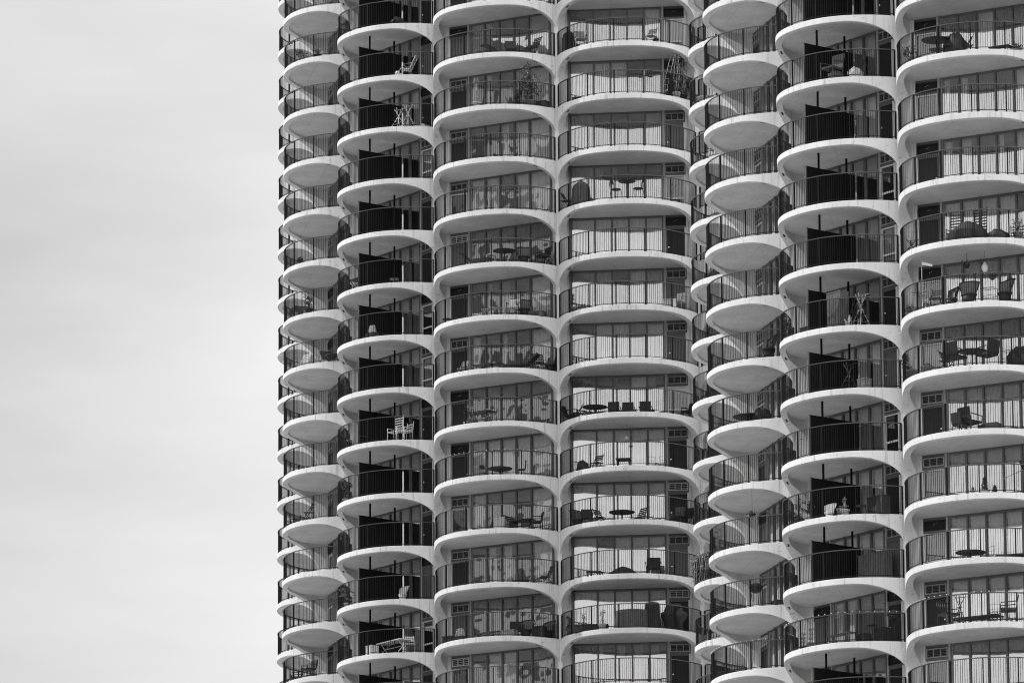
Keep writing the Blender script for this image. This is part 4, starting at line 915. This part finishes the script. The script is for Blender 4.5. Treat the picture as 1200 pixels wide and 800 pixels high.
    (2, 8, 4, 'potted_plant', -2.55, 18.05, {'k': 'low', 'h': 0.55, 'r': 0.25, 'm': 'leaf_pale'}, "pale tangle of potted flowers, fifth balcony, near tower's rightmost column"),
    (2, 8, 4, 'lantern', 0.72, 17.8, {'z': 1.75, 'big': 1}, "white spindle shaped hanging lantern, fifth balcony, near tower's rightmost column"),
    (2, 8, 4, 'hanging_basket', -0.08, 17.8, {'z': 1.95}, "dark hanging plant, fifth balcony, near tower's rightmost column"),
    (2, 8, 4, 'flag', -1.7, 18.6, {'h': 2.35}, "pale flag on a thin pole, fifth balcony, near tower's rightmost column"),
    (2, 8, 4, 'side_table', -1.38, 18.8, {'m': 'white_plastic', 'h': 0.45}, "small white table, fifth balcony, near tower's rightmost column"),
    (2, 8, 5, 'pot', -2.48, 18.0, {'m': 'terracotta', 'r': 0.26, 'h': 0.45}, "bare clay pot nearest the column, sixth balcony, near tower's rightmost column"),
    (2, 8, 5, 'pot', -1.62, 18.48, {'m': 'terracotta', 'r': 0.24, 'h': 0.42}, "bare clay pot second from the column, sixth balcony, near tower's rightmost column"),
    (2, 8, 5, 'armchair', -0.12, 18.9, {'m': 'dark_cover', 'rz': 3.0, 'big': 1}, "tall dark sling chair turned away, sixth balcony, near tower's rightmost column"),
    (2, 8, 5, 'folding_chair', -0.6, 18.8, {'m': 'dark_steel', 'c': 'dark_cover', 'rz': 1.5}, "dark sling chair seen from the side, sixth balcony, near tower's rightmost column"),
    (2, 8, 5, 'round_table', 0.47, 18.6, {'m': 'dark_steel', 'r': 0.6, 'h': 0.78}, "round dark table between sling chairs, sixth balcony, near tower's rightmost column"),
    (2, 8, 5, 'armchair', 1.17, 18.7, {'m': 'dark_cover', 'rz': -1.9, 'big': 1}, "dark sling chair right of the table, sixth balcony, near tower's rightmost column"),
    (2, 8, 5, 'wire_table', 2.07, 18.48, {}, "thin wire basket table, sixth balcony, near tower's rightmost column"),
    (2, 8, 5, 'covered', 2.35, 18.02, {'shape': 'bag', 's': 0.5, 'h': 0.85, 'm': 'dark_cover'}, "dark covered heap at the picture edge, sixth balcony, near tower's rightmost column"),
    (2, 8, 5, 'potted_plant', -2.9, 17.6, {'k': 'vine', 'h': 1.25, 'r': 0.25}, "dark vine round the railing end, sixth balcony, near tower's rightmost column"),
    (2, 8, 6, 'armchair', -0.12, 18.48, {'m': 'dark_cover', 'rz': 2.8}, "lower dark folded chair, seventh balcony, near tower's rightmost column"),
    (2, 8, 6, 'armchair', 0.25, 18.4, {'m': 'dark_cover', 'rz': 2.8, 'big': 1}, "taller dark folded chair, seventh balcony, near tower's rightmost column"),
    (2, 8, 6, 'box', 1.1, 18.2, {'w': 0.6, 'h': 0.42, 'm': 'grey_cover'}, "small grey chest, seventh balcony, near tower's rightmost column"),
    (2, 8, 6, 'box', 0.75, 18.4, {'w': 0.25, 'h': 0.35, 'm': 'dark_cover'}, "small dark can, seventh balcony, near tower's rightmost column"),
    (2, 8, 7, 'potted_plant', 0.8, 18.4, {'k': 'cone', 'h': 0.85, 'r': 0.3}, "cone shaped shrub, eighth balcony, near tower's rightmost column"),
    (2, 8, 7, 'potted_plant', 1.25, 18.4, {'k': 'cone', 'h': 0.45, 'r': 0.14}, "small cone shaped shrub, eighth balcony, near tower's rightmost column"),
    (2, 8, 7, 'potted_plant', 0.27, 18.4, {'k': 'branch', 'h': 0.5}, "thin sprigs in a pot, eighth balcony, near tower's rightmost column"),
    (2, 8, 7, 'umbrella', 2.25, 17.98, {'h': 1.2}, "tilted low parasol at the picture edge, eighth balcony, near tower's rightmost column"),
    (2, 8, 8, 'round_table', -0.35, 17.4, {'m': 'dark_cover', 'r': 0.62, 'h': 0.68}, "round dark table, ninth balcony, near tower's rightmost column"),
    (2, 8, 8, 'wire_chair', -0.83, 17.5, {'rz': 0.5}, "thin wire chair left of the table, ninth balcony, near tower's rightmost column"),
    (2, 8, 8, 'wire_chair', 0.42, 17.5, {'rz': -0.5}, "thin wire chair right of the table, ninth balcony, near tower's rightmost column"),
    (2, 8, 8, 'bench', 1.27, 17.7, {'m': 'dark_cover', 'w': 1.5, 'h': 0.3}, "long low dark bench, ninth balcony, near tower's rightmost column"),
    (2, 8, 8, 'lounger', 1.92, 17.57, {'m': 'dark_steel', 'rz': -1.4}, "dark deck chair at the picture edge, ninth balcony, near tower's rightmost column"),
    (2, 8, 9, 'armchair', -0.65, 18.9, {'m': 'dark_steel', 'rz': 1.1, 'orn': 1, 'big': 1}, "ornate iron armchair at the left, tenth balcony, near tower's rightmost column"),
    (2, 8, 9, 'armchair', 1.82, 18.6, {'m': 'dark_steel', 'rz': -1.1, 'orn': 1, 'big': 1}, "ornate iron armchair at the right, tenth balcony, near tower's rightmost column"),
    (2, 8, 9, 'long_table', 0.05, 17.7, {'m': 'dark_steel', 'w': 2.0, 'h': 0.55}, "long dark iron table, tenth balcony, near tower's rightmost column"),
    (2, 8, 9, 'rack', -0.35, 18.5, {'h': 1.3, 'm': 'dark_steel'}, "thin dark lantern frame, tenth balcony, near tower's rightmost column"),
    (2, 8, 9, 'wire_chair', 1.2, 18.62, {'rz': 0.2}, "thin wire chair behind the iron table, tenth balcony, near tower's rightmost column"),
    (2, 8, 9, 'string_lights', 0.0, 0.0, {}, "string of bulbs along the railing, tenth balcony, near tower's rightmost column"),
    (2, 7, 0, 'armchair', 1.32, 18.8, {'m': 'grey_cover', 'rz': 0.1, 'h': 1.2, 'big': 1}, "grey box shaped chair before the screen, top balcony, near tower's dark-screened column"),
    (2, 7, 0, 'covered', 1.45, 18.68, {'shape': 'bag', 's': 0.3, 'h': 0.45, 'm': 'grey_cover'}, "low grey stool, top balcony, near tower's dark-screened column"),
    (2, 7, 0, 'covered', 2.12, 18.2, {'shape': 'bag', 's': 0.28, 'h': 0.5, 'm': 'pale_pot'}, "pale sack, top balcony, near tower's dark-screened column"),
    (2, 7, 0, 'rack', 2.42, 18.0, {'h': 1.2, 'm': 'dark_steel'}, "dark folding frame, top balcony, near tower's dark-screened column"),
    (2, 7, 4, 'box', 1.42, 18.77, {'w': 0.85, 'h': 1.5, 'm': 'grey_cover'}, "tall grey cabinet before the screen, fifth balcony, near tower's dark-screened column"),
    (2, 7, 4, 'covered', 1.62, 18.57, {'shape': 'bag', 's': 0.3, 'h': 0.62, 'm': 'pale_cushion'}, "pale sack in front of the cabinet, fifth balcony, near tower's dark-screened column"),
    (2, 7, 4, 'ladder', 2.0, 18.45, {'h': 1.6, 'm': 'dark_steel'}, "dark step frame, fifth balcony, near tower's dark-screened column"),
    (2, 7, 4, 'rack', 2.27, 18.27, {'h': 1.35, 'm': 'pale_pot'}, "pale leaning frames, fifth balcony, near tower's dark-screened column"),
    (2, 7, 4, 'folding_chair', 2.2, 18.3, {'m': 'dark_cover', 'rz': 0.4}, "dark folding chair in the clutter, fifth balcony, near tower's dark-screened column"),
    (2, 7, 4, 'box', -0.33, 18.88, {'w': 0.5, 'h': 0.35, 'm': 'dark_cover'}, "small dark box left of the screen, fifth balcony, near tower's dark-screened column"),
    (2, 7, 4, 'potted_plant', -2.25, 18.35, {'k': 'vine', 'h': 1.2, 'r': 0.2}, "dark vine on the left railing, fifth balcony, near tower's dark-screened column"),
    (2, 7, 5, 'box', 2.25, 18.12, {'w': 0.4, 'h': 0.45, 'm': 'mid_wood'}, "small wooden box, sixth balcony, near tower's dark-screened column"),
    (2, 7, 5, 'rack', 1.85, 18.6, {'h': 1.1, 'm': 'dark_steel'}, "square metal frame before the screen, sixth balcony, near tower's dark-screened column"),
    (2, 7, 7, 'fan_chair', 0.8, 18.85, {'m': 'white_plastic', 'rz': 0.3, 's': 0.75}, "white round backed chair, eighth balcony, near tower's dark-screened column"),
    (2, 7, 7, 'potted_plant', 1.57, 18.7, {'k': 'branch', 'h': 0.9}, "pot with thin dry stems, eighth balcony, near tower's dark-screened column"),
    (2, 7, 7, 'pot', 1.42, 18.75, {'m': 'terracotta', 'r': 0.2, 'h': 0.35}, "plain clay pot, eighth balcony, near tower's dark-screened column"),
    (2, 7, 7, 'side_table', 2.2, 18.38, {'m': 'dark_steel', 'h': 0.4}, "small dark table, eighth balcony, near tower's dark-screened column"),
    (2, 7, 7, 'potted_plant', -1.0, 18.9, {'k': 'vine', 'h': 1.1, 'r': 0.35, 'm': 'leaf_pale'}, "pale tangle of plants at the left, eighth balcony, near tower's dark-screened column"),
    (2, 7, 7, 'potted_plant', -0.08, 19.1, {'k': 'bush', 'h': 0.8, 'r': 0.3}, "dark bushy plant left of the screen, eighth balcony, near tower's dark-screened column"),
    (2, 7, 7, 'box', 2.7, 17.85, {'w': 0.9, 'h': 0.75, 'm': 'dark_cover'}, "dark chest by the right door, eighth balcony, near tower's dark-screened column"),
    (2, 7, 8, 'box', 1.7, 17.22, {'w': 1.6, 'h': 1.25, 'm': 'grey_cover'}, "broad grey board standing against the glass, ninth balcony, near tower's dark-screened column"),
    (2, 7, 9, 'grill', 2.9, 17.32, {'m': 'dark_steel', 'h': 1.35}, "black kettle grill on a tall leg, tenth balcony, near tower's dark-screened column"),
    (2, 7, 9, 'side_table', 2.37, 18.05, {'m': 'dark_steel', 'h': 0.72}, "small dark pedestal table, tenth balcony, near tower's dark-screened column"),
    (2, 7, 9, 'box', 2.65, 17.7, {'w': 0.5, 'h': 0.6, 'm': 'dark_cover'}, "dark box beside the kettle grill, tenth balcony, near tower's dark-screened column"),
    (2, 7, 9, 'bench', 1.42, 18.85, {'m': 'dark_steel', 'w': 1.5, 'h': 0.4}, "long low dark bench, tenth balcony, near tower's dark-screened column"),
    (2, 7, 9, 'box', 2.2, 18.35, {'w': 0.45, 'h': 0.35, 'm': 'dark_cover'}, "small dark box, tenth balcony, near tower's dark-screened column"),
    (2, 7, 9, 'potted_plant', -1.03, 18.75, {'k': 'topiary', 'h': 0.85, 'r': 0.18, 'm': 'leaf_pale'}, "pale tiered plant, tenth balcony, near tower's dark-screened column"),
    (2, 7, 9, 'potted_plant', -0.27, 19.02, {'k': 'topiary', 'h': 0.9, 'r': 0.18, 'm': 'leaf_pale'}, "pale tiered plant nearer the door, tenth balcony, near tower's dark-screened column"),
    (2, 7, 9, 'string_lights', 0.0, 0.0, {}, "string of bulbs along the railing, tenth balcony, near tower's dark-screened column"),
    (2, 6, 4, 'fan_chair', 2.47, 17.82, {'m': 'black_wicker', 'rz': 0, 'big': 1}, "black chair with rounded back, sixth balcony, near tower's leftmost full column"),
    (2, 6, 5, 'round_table', 1.73, 18.4, {'m': 'dark_cover', 'r': 0.75, 'h': 0.32}, "low round dark table, seventh balcony, near tower's leftmost full column"),
    (2, 6, 5, 'covered', 2.3, 18.1, {'shape': 'bag', 's': 0.35, 'h': 0.55, 'm': 'dark_cover'}, "dark covered stool, seventh balcony, near tower's leftmost full column"),
    (2, 6, 7, 'hanging_basket', 1.9, 18.45, {'z': 1.35}, "hanging plant with pale leaves, ninth balcony, near tower's leftmost full column"),
    (2, 6, 7, 'potted_plant', -1.05, 19.0, {'k': 'low', 'h': 0.5, 'r': 0.45, 'm': 'leaf_pale'}, "tangled low plants, ninth balcony, near tower's leftmost full column"),
    (2, 6, 7, 'potted_plant', -1.05, 19.0, {'k': 'branch', 'h': 1.5}, "tall potted stalks at the railing end, ninth balcony, near tower's leftmost full column"),
    (2, 6, 8, 'grill', 2.1, 18.4, {'m': 'dark_steel', 'h': 1.05, 'four': 1}, "black round grill on four legs, tenth balcony, near tower's leftmost full column"),
    (2, 6, 8, 'box', 2.82, 17.68, {'w': 0.6, 'h': 0.2, 'm': 'dark_cover'}, "low dark tray, tenth balcony, near tower's leftmost full column"),
    (2, 6, 9, 'string_lights', 0.0, 0.0, {}, "string of bulbs along the railing, eleventh balcony, near tower's leftmost full column"),
    (2, 5, 7, 'vine_rail', 0.0, 0.0, {}, "mass of pale flowering vine on the railing, ninth balcony, near tower's partly hidden left edge"),
    (2, 5, -1, 'pot', 1.6, 18.7, {'m': 'pale_pot', 'r': 0.35, 'h': 0.3}, "pale shallow bowl, top balcony, near tower's partly hidden left edge")
]

for (t, p, k, ty, u, v, pr, lab) in ITEMS:
    T = TOW[t]; a = baz(t, p); r = Matrix.Rotation(a, 3, 'Z') @ Vector(P(u, v, 0)); pr = dict(pr); rz = pr.get('rz', 0)
    o = link(NAME.get(ty, ty), None, None, (T['x']+r.x, T['y']+r.y, T['z']-H*k+(.003 if ty != 'string_lights' else 0)), a+rz)
    o.empty_display_size = .2
    globals()['b_'+ty](o, **pr)
    tag(o, lab, CAT[ty])
    for tys, gname in GROUPS:
        if ty in tys: o['group'] = gname
